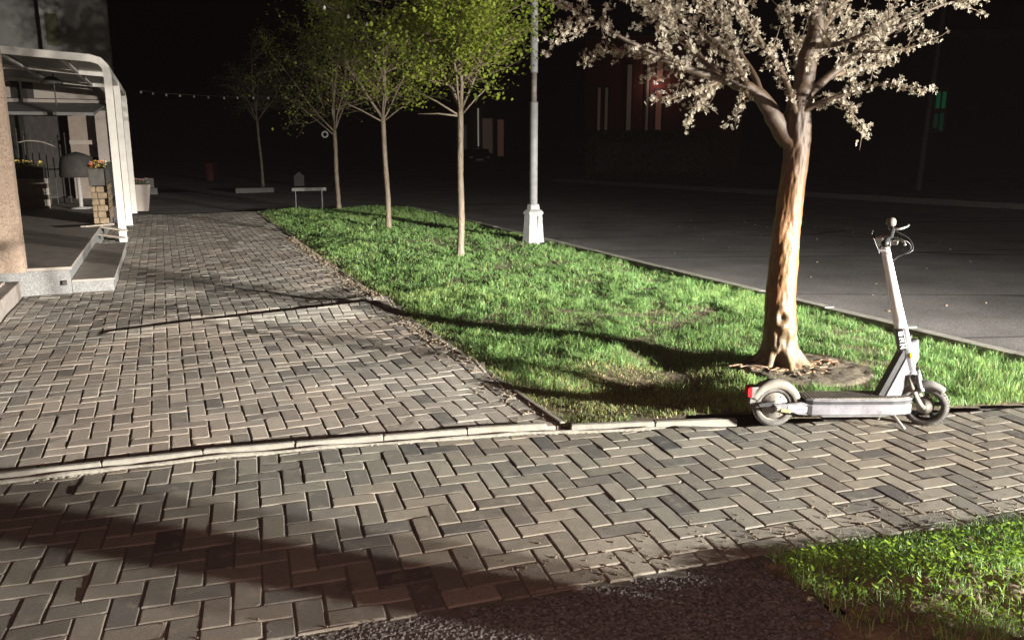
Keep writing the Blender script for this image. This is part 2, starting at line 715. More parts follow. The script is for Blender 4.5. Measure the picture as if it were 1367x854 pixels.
def dens(poly, L=.055):
    """more corners along long edges so a slab near a shaped seam can follow it"""
    out = []
    for i in range(len(poly)):
        a, b = poly[i], poly[(i + 1) % len(poly)]
        n = max(1, int(math.hypot(b[0] - a[0], b[1] - a[1]) / L))
        for k in range(n):
            out.append((a[0] + (b[0] - a[0]) * k / n, a[1] + (b[1] - a[1]) * k / n))
    return out


def inset(poly, d):
    n = len(poly)
    res = []
    for i in range(n):
        a, b, c = poly[i - 1], poly[i], poly[(i + 1) % n]
        e1 = (b[0] - a[0], b[1] - a[1])
        e2 = (c[0] - b[0], c[1] - b[1])
        l1 = math.hypot(*e1) or 1
        l2 = math.hypot(*e2) or 1
        n1 = (-e1[1] / l1, e1[0] / l1)
        n2 = (-e2[1] / l2, e2[0] / l2)
        bx, by = n1[0] + n2[0], n1[1] + n2[1]
        lb = math.hypot(bx, by) or 1
        bx, by = bx / lb, by / lb
        k = max(.4, bx * n1[0] + by * n1[1])
        res.append((b[0] + bx * d / k, b[1] + by * d / k))
    return res


def paver_geo(poly, zf, flat, worn):
    """-> verts, faces of one slab: sides, two-step rounded edge, top"""
    cx = sum(p[0] for p in poly) / len(poly)
    cy = sum(p[1] for p in poly) / len(poly)
    if flat:
        e = .05
        z0 = float(zf(cx, cy))
        gx = float(zf(cx + e, cy) - zf(cx - e, cy)) / (2 * e) + random.gauss(0, worn * .011)
        gy = float(zf(cx, cy + e) - zf(cx, cy - e)) / (2 * e) + random.gauss(0, worn * .011)
        z0 += random.gauss(0, worn * .0014)
        Z = lambda x, y: z0 + gx * (x - cx) + gy * (y - cy)
    else:
        dz = random.gauss(0, .0006)
        Z = lambda x, y: float(zf(x, y)) + dz
    c = random.uniform(.0038, .0066)
    i1 = inset(poly, c * .35)
    i2 = inset(poly, c)
    n = len(poly)
    vs = [(x, y, Z(x, y) - .045) for x, y in poly]
    vs += [(x, y, Z(x, y) - c * .75) for x, y in poly]
    vs += [(x, y, Z(x, y) - c * .28) for x, y in i1]
    vs += [(x, y, Z(x, y)) for x, y in i2]
    fs = []
    for r in range(3):
        for i in range(n):
            j = (i + 1) % n
            fs.append((r * n + i, r * n + j, r * n + n + j, r * n + n + i))
    fs.append(tuple(range(3 * n, 4 * n)))
    return vs, fs


def lay(parent, name, polys, zf, mat, nobj, worn, order, curve=None):
    """first nobj slabs (as sorted by order) are objects of their own, the rest one joined part"""
    polys = sorted(polys, key=order)
    rest_v, rest_f, rest_t = [], [], []
    for k, P in enumerate(polys):
        cx = sum(p[0] for p in P) / len(P)
        cy = sum(p[1] for p in P) / len(P)
        flat = True
        if curve is not None and curve(cx, cy):
            flat = False
            P = dens(P)
        vs, fs = paver_geo(P, zf, flat, worn)
        tone = random.random()
        tone = .12 + .8 * tone if random.random() > .06 else random.uniform(0, .1)
        if k < nobj:
            vs = [(x - cx, y - cy, z) for x, y, z in vs]
            me = bpy.data.meshes.new('paver')
            me.from_pydata(vs, [], fs)
            me.materials.append(mat)
            a = me.attributes.new('tone', 'FLOAT', 'POINT')
            a.data.foreach_set('value', [tone] * len(vs))
            o = bpy.data.objects.new('paver', me)
            COL.objects.link(o)
            o.parent = parent
            o.location = (cx, cy, 0)
        else:
            b = len(rest_v)
            rest_v += vs
            rest_t += [tone] * len(vs)
            rest_f += [tuple(i + b for i in f) for f in fs]
    if rest_v:
        me = bpy.data.meshes.new(name)
        me.from_pydata(rest_v, [], rest_f)
        me.materials.append(mat)
        a = me.attributes.new('tone', 'FLOAT', 'POINT')
        a.data.foreach_set('value', rest_t)
        o = bpy.data.objects.new(name, me)
        COL.objects.link(o)
        o.parent = parent
        o['kind'] = 'stuff'


def trim(polys, lines):
    """lines: (p, inward normal, reach test) half planes applied to slabs near them"""
    out = []
    for P in polys:
        cx = sum(p[0] for p in P) / 4
        cy = sum(p[1] for p in P) / 4
        ok = P
        for fn in lines:
            pn = fn(cx, cy)
            if pn is None:
                continue
            ok = clip_half(ok, *pn)
            if ok is None:
                break
        if ok is not None and abs(area(ok)) > .0012:
            if len(ok) == 4 and random.random() < .16:
                i_ = random.randrange(4)
                b_, a_, c_ = Vector(ok[i_]), Vector(ok[i_ - 1]), Vector(ok[(i_ + 1) % 4])
                q1 = b_ + (a_ - b_).normalized() * random.uniform(.007, .024)
                q2 = b_ + (c_ - b_).normalized() * random.uniform(.007, .024)
                ok = ok[:i_] + [tuple(q1), tuple(q2)] + ok[i_ + 1:]
            out.append(ok)
    return out


def below_curve(f, off, sign):
    def fn(cx, cy):
        e = .06
        y = float(f(cx)) + off
        s = (float(f(cx + e)) - float(f(cx - e))) / (2 * e)
        nl = math.hypot(s, 1)
        return (cx, y), ((-s / nl) * sign, (1 / nl) * sign)
    return fn


def vline(v0, sign):
    p = XY(v0, 0)
    return lambda cx, cy: (p, (NV[0] * sign, NV[1] * sign))


def uline(u0, sign):
    p = XY(0, u0)
    return lambda cx, cy: (p, (DU[0] * sign, DU[1] * sign))


sidewalk = tag(bpy.data.objects.new('sidewalk', None), kind='structure')
COL.objects.link(sidewalk)
driveway = tag(bpy.data.objects.new('driveway', None), kind='structure')
COL.objects.link(driveway)

polys = herringbone(ROT, 0.02, 0.03, (-48, 24), (20, 210))
polys = [P for P in polys if P[0][1] > kerb_y(P[0][0]) - .4 and (uvw(*P[0])[0] > -1.75 or uvw(*P[0])[1] > 24)]
edge_v = lambda cx, cy: (XY(2.04, 0), (-NV[0], -NV[1]))
polys = trim(polys, [below_curve(kerb_y, .026, 1), edge_v, vline(-1.48, 1), uline(21.3, -1)])


def near_lip(cx, cy):
    for A, B in ((LIP_A, LIP_B), (LIP2_A, LIP2_B)):
        ab = B - A
        L = np.hypot(*ab)
        e = ab / L
        t = ((cx - A[0]) * e[0] + (cy - A[1]) * e[1]) / L
        s = abs(-(cx - A[0]) * e[1] + (cy - A[1]) * e[0])
        if -.15 < t < 1.02 and s < .42:
            return True
    return False




def split_at(polys, A, B):
    """slabs lying across a shaped seam are cut along it to keep its dark line unbroken"""
    ab = B - A
    L = np.hypot(*ab)
    e = ab / L
    nl = (-e[1], e[0])
    if nl[1] < 0:
        nl = (-nl[0], -nl[1])
    out = []
    for P in polys:
        cx = sum(p[0] for p in P) / len(P)
        cy = sum(p[1] for p in P) / len(P)
        t = ((cx - A[0]) * e[0] + (cy - A[1]) * e[1]) / L
        s_ = (cx - A[0]) * nl[0] + (cy - A[1]) * nl[1]
        if -.15 < t < 1.0 and abs(s_) < .16:
            for sg in (1, -1):
                q = clip_half(P, (A[0] + nl[0] * .002 * sg, A[1] + nl[1] * .002 * sg), (nl[0] * sg, nl[1] * sg))
                if q is not None and abs(area(q)) > .0003:
                    out.append(q)
        else:
            out.append(P)
    return out


polys = split_at(polys, LIP_A, LIP_B)
polys = split_at(polys, LIP2_A, LIP2_B)
lay(sidewalk, 'paver_field', polys, hz_walk, M_PAVE, 300, .5, lambda P: P[0][1] ** 2 + P[0][0] ** 2 * .2 + (9 if P[0][0] < -.66 * P[0][1] else 0), near_lip)

polys = herringbone(math.radians(17.4), .05, .02, (-60, 76), (0, 62))
polys = [P for P in polys if -5 < P[0][0] < 7 and drive_low(P[0][0]) - .3 < P[0][1] < kerb_y(P[0][0]) + .3]
polys = trim(polys, [below_curve(kerb_y, -.10, -1), below_curve(drive_low, 0, 1)])
lay(driveway, 'paver_field', polys, hz_drive, M_DRIVE, 300, .75, lambda P: math.hypot(P[0][0] * .8, P[0][1]) + (9 if abs(P[0][0]) > .68 * P[0][1] + .1 else 0))


def kerb_run(parent, pts, width, top, L, mat, zoff=None, gap=.004, depth=.16, jig=.004):
    """kerb stones laid one behind the other along a polyline; each its own object"""
    P = [Vector((p[0], p[1])) for p in pts]
    seg = []
    for a, b in zip(P[:-1], P[1:]):
        n = max(1, round((b - a).length / L))
        for k in range(n):
            seg.append((a + (b - a) * (k / n), a + (b - a) * ((k + 1) / n)))
    for a, b in seg:
        d = (b - a)
        ln = d.length - gap
        c = (a + b) / 2
        m = MB()
        m.box((0, 0, 0), (ln, width, depth), 0, .006)
        o = m.build('kerb_stone', mat, parent)
        z = top if zoff is None else top + float(zoff(c.x, c.y))
        o.location = (c.x, c.y + random.gauss(0, jig * .5), z - depth / 2 + random.gauss(0, jig * .6))
        o.rotation_euler = (random.gauss(0, .012), random.gauss(0, .004), math.atan2(d.y, d.x) + random.gauss(0, .004))


kerb = tag(bpy.data.objects.new('kerb', None), kind='structure')
COL.objects.link(kerb)
xs = np.arange(-4.4, .26, .46)
kerb_run(kerb, [(x, float(kerb_y(x))) for x in xs], .036, .022, .5, M_KERB)
xs = np.arange(.34, 1.5, .5)
kerb_run(kerb, [(x, float(kerb_y(x))) for x in xs], .040, .010, .5, M_KERB)
# a crumbled mortar line in front of the kerb
m = MB()
for k in range(900):
    x = random.uniform(-4.2, .8)
    y = float(kerb_y(x)) - .082 + random.gauss(0, .005)
    r = random.uniform(.004, .012)
    m.lathe([(r * 1.4, 0), (r, r * .5), (0.001, r * .7)], 5, Matrix.Translation((x, y, float(hz_drive(x, y)) - .006)))
xm = np.arange(-4.3, .9, .03)
pm = [(x, float(kerb_y(x)) - .084 + .004 * float(vnoise(x * 5, 3.3)), float(hz_drive(x, float(kerb_y(x)))) + .004 + .007 * float(vnoise(x * 4, 8.1))) for x in xm]
m.tube(pm, [.010 + .003 * float(vnoise(q_[0] * 9, 1.7)) for q_ in pm], 6)
m.build('mortar_crumbs', surf('old mortar', (.16, .15, .125), (.34, .315, .27), 40, .95, .6, 120), kerb, kind='stuff')

road_kerb = tag(bpy.data.objects.new('road_kerb', None), kind='structure')
COL.objects.link(road_kerb)
kerb_run(road_kerb, [XY(6.02, u) for u in np.arange(3.2, 21.6, 1.0)], .12, .025, 1.0, surf('road kerb concrete', (.20, .19, .17), (.34, .32, .28), 12, .9, .4, 80), jig=.006)
kerb_run(road_kerb, [XY(v, 21.42) for v in np.arange(2.1, 6.0, 1.0)], .1, .0, 1.0, M_KERB, jig=.006)
far_kerb = tag(bpy.data.objects.new('far_kerb', None), kind='structure')
COL.objects.link(far_kerb)
a, b = Vector((2.0, 40.0)), Vector((14.5, 21.5))
kerb_run(far_kerb, [a + (b - a) * (k / 16) for k in range(17)], .18, .06, 1.4, surf('far kerb concrete', (.10, .10, .10), (.15, .15, .15), 6, .9), depth=.3, jig=.004)
# sidewalk edge along the lawn: narrow edging flush with the slabs
edge = tag(bpy.data.objects.new('lawn_edging', None), kind='structure')
COL.objects.link(edge)
kerb_run(edge, [XY(2.062, u) for u in np.arange(4.15, 21.3, .98)], .035, .001, 1.0, surf('edging concrete', (.20, .18, .15), (.33, .30, .25), 14, .9, .4, 80), jig=.005)

# grit and small stones on the road
m = MB()
for k in range(110):
    v = random.uniform(6.2, 13)
    u = random.uniform(1, 16)
    x, y = XY(v, u)
    if y < 4.6:
        continue
    r = random.uniform(.006, .02)
    m.lathe([(r * 1.1, -.002), (r, r * .45), (r * .5, r * .85), (0.0005, r * .95)], 6, Matrix.Translation((x, y, -.10 + .012 * float(fbm(x * .35, y * .35, 2)))) @ Matrix.Rotation(random.random() * 6, 4, 'Z') @ Matrix.Diagonal((1, random.uniform(.5, 1), 1, 1)))
m.build('road_gravel', M_SOIL, kind='stuff')

# ------------------------------------------------------------------ grass


def blades(P, Z, h, wd, lean, tone):
    """curved blades, 5 vertices / 3 triangles each"""
    n = len(P)
    a = rng.uniform(0, 2 * np.pi, n)
    la = rng.uniform(0, 2 * np.pi, n)
    ll = np.abs(rng.normal(0, lean, n)) + .08
    tx, ty = np.cos(a), np.sin(a)
    lx, ly = np.cos(la) * ll, np.sin(la) * ll
    V = np.zeros((n, 5, 3))
    for k, (t, wk) in enumerate(((0, 1), (0, -1), (.55, .8), (.55, -.8), (1, 0))):
        bend = t * t
        V[:, k, 0] = P[:, 0] + tx * wd * wk / 2 + lx * h * bend
        V[:, k, 1] = P[:, 1] + ty * wd * wk / 2 + ly * h * bend
        V[:, k, 2] = Z + h * t * (1 - .35 * ll * t)
    V = V.reshape(-1, 3)
    i = np.arange(n)[:, None] * 5
    F = np.concatenate([i + np.array([[0, 1, 3]]), i + np.array([[0, 3, 2]]), i + np.array([[2, 3, 4]])], 1).reshape(-1, 3)
    return V, F, np.repeat(tone, 5)


TREE_X, TREE_Y = 1.97, 5.83
RING_C = (2.10, 5.72)


def lawn_grass():
    Vs, Fs, Ts = [], [], []
    base = 0
    zones = [(4.2, 7.5, 8200, .0042), (7.5, 11, 4200, .006), (11, 15, 2100, .009), (15, 21.4, 1000, .014)]
    for u0, u1, den, wd in zones:
        n = int((u1 - u0) * 3.95 * den)
        u = rng.uniform(u0, u1, n)
        v = rng.uniform(2.06, 6.0, n)
        x = NV[0] * v + DU[0] * u
        y = NV[1] * v + DU[1] * u
        if u0 < 5:
            # the strip in front of the slanting kerb as well
            k = int(6.0 * den)
            x = np.concatenate([x, rng.uniform(.3, 6.3, k)])
            y = np.concatenate([y, rng.uniform(4.5, 6.0, k)])
            v = x * NV[0] + y * NV[1]
            u = x * DU[0] + y * DU[1]
            m = (v > 2.06) & (v < 6.0) & ((u < u1))
            half = np.arange(len(x)) < n
            m &= half | (u < u0)
            x, y, u, v = x[m], y[m], u[m], v[m]
        patch = fbm(x * .8 + 3, y * .8, 3)
        fine = .6 * vnoise(x * 6 + 2, y * 6) + .7 * vnoise(x * 13 + 8, y * 13)
        # worn, yellowish ground between the cherry and the sidewalk corner
        wear = 1.25 * np.exp(-(((x - .72) / .62) ** 2 + ((y - 4.98) / .46) ** 2)) + 1.1 * np.exp(-(((x - 1.05) / .60) ** 2 + ((y - 5.72) / .24) ** 2)) + .55 * np.exp(-((v - 2.1) / .12) ** 2)
        dens = np.clip(.80 + .40 * patch + .62 * fine - .15 * np.clip(wear, 0, 1), .06, 1)
        keep = (rng.random(len(x)) < dens) & (y > kerb_y(x) + np.where(x < 1.5, .035, -.075 + .02 * vnoise(x * 14, y * 3))) & (np.hypot(x - RING_C[0], (y - RING_C[1]) * 1.0) > .47)
        x, y, v, u, patch, fine, wear = (q[keep] for q in (x, y, v, u, patch, fine, wear))
        n = len(x)
        z = hz_lawn(x, y)
        h = np.clip(.050 + .018 * patch + .022 * fine + rng.normal(0, .013, n), .018, .13) * (1 - .62 * np.clip(wear, 0, 1)) * (1 + .25 * np.clip((v - 4.5) / 1.5, 0, 1))
        tone = np.clip(.55 + .22 * patch + .16 * fine + rng.normal(0, .19, n), .2, 1)
        dry = rng.random(n) < np.clip(.06 + 1.05 * wear, 0, .92)
        tone = np.where(dry, rng.uniform(0, .3, n), tone)
        w_ = wd * rng.uniform(.7, 1.3, n)
        V, F, T = blades(np.stack([x, y], 1), z - .004, h, w_, .62, tone)
        Vs.append(V)
        Fs.append(F + base)
        Ts.append(T)
        base += len(V)
    return np_mesh('grass', np.concatenate(Vs), np.concatenate(Fs), M_GRASS, None, 'stuff', np.concatenate(Ts))


tag(lawn_grass(), 'short green lawn grass between the paved sidewalk and the road', 'grass')


def verge_plants():
    # blades
    n = 95000
    x = rng.uniform(1.0, 5.6, n)
    y = rng.uniform(1.5, 4.0, n)
    top = drive_low(x) - y
    patch = fbm(x * 2.2 + 30, y * 2.2, 3)
    bare = np.exp(-(((x - 1.95) / .5) ** 2 + ((y - 2.62) / .22) ** 2)) + np.exp(-(((x - 1.15) / .25) ** 2 + ((y - 2.4) / .3) ** 2)) + .8 * (y < 2.35)
    d = np.clip(1.0 + .3 * patch - 1.0 * bare, .03, 1) * (top > -.01) * (x > 1.03 + (2.95 - y) * .15)
    k = rng.random(n) < d * np.where(x < 3.2, 1, .35)
    x, y, patch = x[k], y[k], patch[k]
    n = len(x)
    h = np.clip(.05 + .02 * patch + rng.normal(0, .015, n), .02, .11)
    tone = np.clip(.74 + .2 * patch + rng.normal(0, .18, n), .15, 1)
    V, F, T = blades(np.stack([x, y], 1), hz_verge(x, y) - .003, h, .0042 * rng.uniform(.7, 1.3, n), .5, tone)
    np_mesh('grass', V, F, M_GRASS, None, 'stuff', T)['label'] = 'tufts of grass on the earth verge in the near corner'
    # round leaves of low weeds
    n = 34000
    x = rng.uniform(1.05, 4.6, n)
    y = rng.uniform(2.0, 3.9, n)
    top = drive_low(x) - y
    patch = fbm(x * 2.2 + 30, y * 2.2, 3)
    bare = 1.1 * np.exp(-(((x - 2.05) / .5) ** 2 + ((y - 2.60) / .24) ** 2)) + np.exp(-(((x - 1.15) / .2) ** 2 + ((y - 2.4) / .3) ** 2)) + 1.3 * (y < 2.42)
    d = np.clip(1.0 + .5 * patch - bare, .02, 1) * (top > 0) * (x > 1.05 + (2.95 - y) * .15)
    k = rng.random(n) < d * np.where(x < 3, 1, .4)
    x, y, patch, top = x[k], y[k], patch[k], top[k]
    n = len(x)
    z = hz_verge(x, y) + rng.uniform(.012, .075, n) * np.clip(top / .12, .3, 1) * (1 + .3 * patch)
    r = rng.uniform(.0045, .0095, n)
    a = rng.uniform(0, 2 * np.pi, n)
    tl = rng.uniform(-.7, .7, n)
    t2 = rng.uniform(-.7, .7, n)
    V = np.zeros((n, 6, 3))
    for q, (lx, ly) in enumerate(((-1.1, 0), (-.3, .62), (.6, .55), (1.15, 0), (.6, -.55), (-.3, -.62))):
        px = lx * r
        py = ly * r
        V[:, q, 0] = x + px * np.cos(a) - py * np.sin(a)
        V[:, q, 1] = y + px * np.sin(a) + py * np.cos(a)
        V[:, q, 2] = z + px * tl + py * t2 - .25 * np.abs(ly) * r
    i = np.arange(n)[:, None] * 6
    F = np.concatenate([i + np.array([[0, 1, 2]]), i + np.array([[0, 2, 3]]), i + np.array([[0, 3, 4]]), i + np.array([[0, 4, 5]])], 1).reshape(-1, 3)
    tone = np.clip(.5 + .25 * patch + rng.normal(0, .2, n), 0, 1)
    np_mesh('weeds', V.reshape(-1, 3), F, M_CLOVER, None, 'stuff', np.repeat(tone, 6))['label'] = 'low round-leaved weeds growing on the earth verge'


verge_plants()

# crumbs of earth and grit lying about
m = MB()
for k in range(900):
    if k < 520:
        x = random.gauss(1.1, .9)
        y = float(drive_low(x)) + abs(random.gauss(0, .16))
        z = float(hz_drive(x, y))
        if y > kerb_y(x) - .1 or x > 4:
            continue
        r = random.uniform(.002, .007)
    else:
        x = random.uniform(1.0, 2.8)
        y = float(drive_low(x)) - random.uniform(.05, .95)
        z = float(hz_verge(x, y))
        r = random.uniform(.006, .022)
    s = random.uniform(.6, 1.3)
    m.lathe([(r * .9, -.001), (r * s, r * .4), (r * .5, r * .95), (0.0005, r)], 6, Matrix.Translation((x, y, z)) @ Matrix.Rotation(random.random() * 6, 4, 'Z') @ Matrix.Diagonal((1, random.uniform(.6, 1), 1, 1)))
for k in range(1100):
    u = random.uniform(4.2, 15)
    v = 2.05 - abs(random.gauss(0, .10))
    x, y = XY(v, u)
    if y < kerb_y(x) + .05:
        continue
    r = random.uniform(.003, .010) * (1 + (u - 4) * .06)
    m.lathe([(r * 1.1, -.001), (r, r * .4), (r * .5, r * .85), (0.0005, r * .95)], 5, Matrix.Translation((x, y, float(hz_walk(x, y)) - .001)) @ Matrix.Rotation(random.random() * 6, 4, 'Z'))
m.build('soil_crumbs', M_SOIL, kind='stuff')


# ------------------------------------------------------------------ trees


def smooth_path(pts, n=4):
    P = [Vector(p) for p in pts]
    out = []
    for i in range(len(P) - 1):
        p0 = P[max(i - 1, 0)]
        p1, p2 = P[i], P[i + 1]
        p3 = P[min(i + 2, len(P) - 1)]
        for k in range(n):
            t = k / n
            out.append(.5 * ((2 * p1) + (p2 - p0) * t + (2 * p0 - 5 * p1 + 4 * p2 - p3) * t * t + (3 * p1 - p0 - 3 * p2 + p3) * t ** 3))
    out.append(P[-1])
    return out


def bark_mat(name, dark, light, peel=None):
    m, t, b = new_mat(name)
    p = world_pos(t, True)
    mp = t.nodes.new('ShaderNodeMapping')
    mp.inputs['Scale'].default_value = (1, 1, .28)
    t.links.new(p, mp.inputs['Vector'])
    f = noise_node(t, 26, 6, .7, mp.outputs[0], .6)
    col = ramp_node(t, f, [(.30, dark), (.52, tuple(.5 * (a + c) for a, c in zip(dark, light))), (.72, light)])
    if peel is not None:
        g = noise_node(t, 7, 5, .65, p, .8)
        col = mix_node(t, ramp_node(t, g, [(.50, 0.0), (.58, .85)]), col, peel)
    t.links.new(col, b.inputs['Base Color'])
    b.inputs['Roughness'].default_value = .55
    b.inputs['Specular IOR Level'].default_value = .5
    bump(t, b, f, 1.0, .022)
    return m




def cherry_bark():
    m, t, b = new_mat('fruit tree bark')
    p = world_pos(t, True)
    sep = t.nodes.new('ShaderNodeSeparateXYZ')
    t.links.new(p, sep.inputs[0])
    mp = t.nodes.new('ShaderNodeMapping')
    mp.inputs['Scale'].default_value = (1, 1, .5)
    t.links.new(p, mp.inputs['Vector'])
    f = noise_node(t, 22, 8, .68, mp.outputs[0], .3)
    fine = noise_node(t, 90, 5, .7, p)
    grey = ramp_node(t, f, [(.32, (.050, .031, .019)), (.5, (.085, .054, .034)), (.72, (.125, .084, .054))])
    orange = ramp_node(t, f, [(.30, (.085, .038, .013)), (.46, (.165, .073, .021)), (.72, (.225, .105, .034))])
    pale = ramp_node(t, f, [(.34, (.06, .04, .022)), (.5, (.135, .092, .047)), (.72, (.20, .145, .082))])
    # the bark has peeled off in the middle of the trunk and is pale with dried sap at the foot
    wob = noise_node(t, 3.2, 4, .6, p)
    mm = t.nodes.new('ShaderNodeMath')
    mm.operation = 'MULTIPLY_ADD'
    t.links.new(wob, mm.inputs[0])
    mm.inputs[1].default_value = .9
    t.links.new(sep.outputs[2], mm.inputs[2])
    hgt = t.nodes.new('ShaderNodeMath')
    hgt.operation = 'DIVIDE'
    t.links.new(mm.outputs[0], hgt.inputs[0])
    hgt.inputs[1].default_value = 2.4
    c = mix_node(t, ramp_node(t, hgt.outputs[0], [(.26, 1.0), (.40, 0.0)]), orange, pale)
    c = mix_node(t, ramp_node(t, hgt.outputs[0], [(.70, 0.0), (.92, 1.0)]), c, grey)
    c = mix_node(t, .5, c, ramp_node(t, fine, [(.3, .55), (.7, 1.3)]), 'MULTIPLY')
    t.links.new(c, b.inputs['Base Color'])
    b.inputs['Roughness'].default_value = .5
    b.inputs['Specular IOR Level'].default_value = .6
    bump(t, b, mix_node(t, .6, f, fine), .8, .008)
    return m


M_BARK = cherry_bark()
M_YBARK = bark_mat('young bark', (.10, .078, .055), (.25, .195, .14))
M_TWIG = surf('blossom twig', (.12, .085, .06), (.22, .16, .11), 20, .7)

cherry = thing('blossoming_tree', 'old fruit tree covered in white blossom, beside the scooter', 'tree', (TREE_X, TREE_Y, 0))
O = Vector((TREE_X, TREE_Y, 0))


def trunk_mesh():
    """peeling trunk with root flare and a burl; rings with noise in the radius"""
    prof = [(-.05, .31), (.0, .265), (.03, .215), (.07, .180), (.13, .155), (.22, .138), (.34, .130), (.5, .125), (.7, .118), (.95, .110), (1.2, .102), (1.4, .098), (1.55, .100), (1.68, .108), (1.80, .100), (1.90, .086)]
    zs, rs = zip(*prof)
    Z = np.concatenate([np.linspace(-.05, .35, 34), np.linspace(.36, 1.90, 92)])
    n = 84
    R = np.interp(Z, zs, rs)
    # centre line (leans right as it rises)
    cx = np.interp(Z, [-.05, .1, .5, 1.0, 1.55, 1.82, 1.9], [-.02, -.015, -.04, -.03, .005, -.005, .0]) + .0
    V = []
    for i, z in enumerate(Z):
        for k in range(n):
            a = 2 * math.pi * k / n
            fl = max(0, 1 - (z + .05) / .22)
            root = fl * .11 * (math.cos(5 * a + .6) * .5 + math.cos(9 * a + 2) * .35 + .5 * float(vnoise(a * 5 + 3, z * 2)))
            ns = .0032 * fbm(a * 3.2 + 5, z * 9, 3) + .0025 * vnoise(a * 9, z * 30)
            ns += .002 * vnoise(a * 7.0, z * 16 + 11) + .008 * math.exp(-z / .5) * vnoise(a * 16, z * 9 + 3)
            da = ((a - math.radians(-100) + math.pi) % (2 * math.pi)) - math.pi
            burl = .050 * math.exp(-((da / .42) ** 2 + ((z - .39) / .075) ** 2)) - .060 * math.exp(-((da / .17) ** 2 + ((z - .405) / .028) ** 2)) + .012 * math.exp(-(((z - .40) ** 2 / .0049 + da ** 2 / .16) - 1) ** 2 / .15)
            burl += .015 * math.exp(-z / .22) * (float(vnoise(a * 6.5 + 9, z * 13)) + .6 * float(vnoise(a * 12, z * 24 + 5)))
            burl += .02 * math.exp(-(((da - .5) / .4) ** 2 + ((z - .30) / .06) ** 2)) + .018 * math.exp(-(((da + .6) / .4) ** 2 + ((z - 1.02) / .09) ** 2))
            r = R[i] * .86 + root + float(ns) * (1 + 1.2 * fl) + burl
            V.append((cx[i] + math.cos(a) * r, math.sin(a) * r, z))
    F = []
    for i in range(len(Z) - 1):
        for k in range(n):
            j = (k + 1) % n
            F.append((i * n + k, i * n + j, (i + 1) * n + j, (i + 1) * n + k))
    m = MB()
    m.add(V, F)
    return m


trunk_mesh().build('trunk', M_BARK, cherry, True)


def C(px, py, dy=0.0):
    return at(px, py, TREE_Y + dy) - O


LIMBS = [
    ([C(1061, 200), C(1033, 156, .0), C(1012, 128, -.03), C(975, 108, -.1), C(930, 96, -.2), C(885, 78, -.3), C(830, 50, -.4), C(764, 12, -.5)], [.072, .062, .050, .036, .027, .020, .012, .005]),
    ([C(1061, 158), C(1070, 120, .02), C(1080, 75, .05), C(1092, 20, .08), C(1102, -60, .1), C(1095, -160, .0), C(1080, -260, -.1)], [.082, .070, .062, .052, .042, .03, .012]),
    ([C(1077, 128, .03), C(1110, 100, .12), C(1150, 70, .2), C(1200, 35, .3), C(1255, 8, .4), C(1312, -6, .45)], [.032, .026, .021, .015, .010, .005]),
    ([C(1066, 154, -.04), C(1090, 140, -.1), C(1125, 127, -.16), C(1170, 113, -.22), C(1215, 117, -.28), C(1243, 122, -.3)], [.022, .017, .013, .010, .007, .004]),
    ([C(1108, 131, -.12), C(1125, 140, -.16), C(1143, 158, -.2), C(1159, 182, -.22)], [.009, .007, .005, .003]),
    ([C(1022, 140), C(1005, 100, .15), C(975, 55, .3), C(945, 5, .45), C(925, -70, .5)], [.028, .023, .017, .011, .005]),
    ([C(1070, 115, .05), C(1062, 70, .4), C(1052, 20, .7), C(1040, -60, 1.0)], [.026, .021, .015, .006]),
    ([C(1062, 150, -.06), C(1046, 100, -.4), C(1012, 50, -.7), C(985, 0, -.95), C(960, -60, -1.1)], [.022, .018, .014, .009, .004]),
    ([C(968, 106, -.1), C(925, 68, .1), C(880, 25, .3), C(838, -20, .45)], [.028, .021, .014, .005]),
    ([C(965, 107, -.1), C(940, 117, -.2), C(912, 127, -.26), C(880, 137, -.3)], [.012, .009, .006, .003]),
    ([C(958, 108, -.12), C(940, 128, -.05), C(928, 145, 0), C(915, 163, .05)], [.010, .007, .005, .003]),
    ([C(1090, 50, .07), C(1120, 10, .2), C(1160, -30, .3), C(1210, -80, .4)], [.036, .026, .018, .006]),
    ([C(1084, 62, .0), C(1115, 60, -.3), C(1155, 45, -.5), C(1195, 22, -.7)], [.026, .019, .012, .005]),
    ([C(1000, 118, -.05), C(975, 75, -.35), C(930, 40, -.6), C(880, 5, -.8)], [.024, .018, .012, .005]),
    ([C(1010, 125, -.02), C(990, 132, -.1), C(986, 146, -.12)], [.008, .006, .003]),
    ([C(900, 84, -.27), C(860, 75, -.2), C(815, 68, -.1), C(772, 88, -.1)], [.013, .01, .007, .003]),
    ([C(1150, 70, .2), C(1190, 68, .1), C(1225, 60, .05), C(1240, 45, .0)], [.014, .010, .006, .003]),
    ([C(1098, -20, .09), C(1050, -50, -.1), C(1000, -90, -.3)], [.03, .02, .008]),
    ([C(1112, 100, .13), C(1150, 92, .5), C(1195, 70, .8)], [.018, .012, .005]),
]
twigs = MB()
spots = []          # (position, direction) where blossoms sit
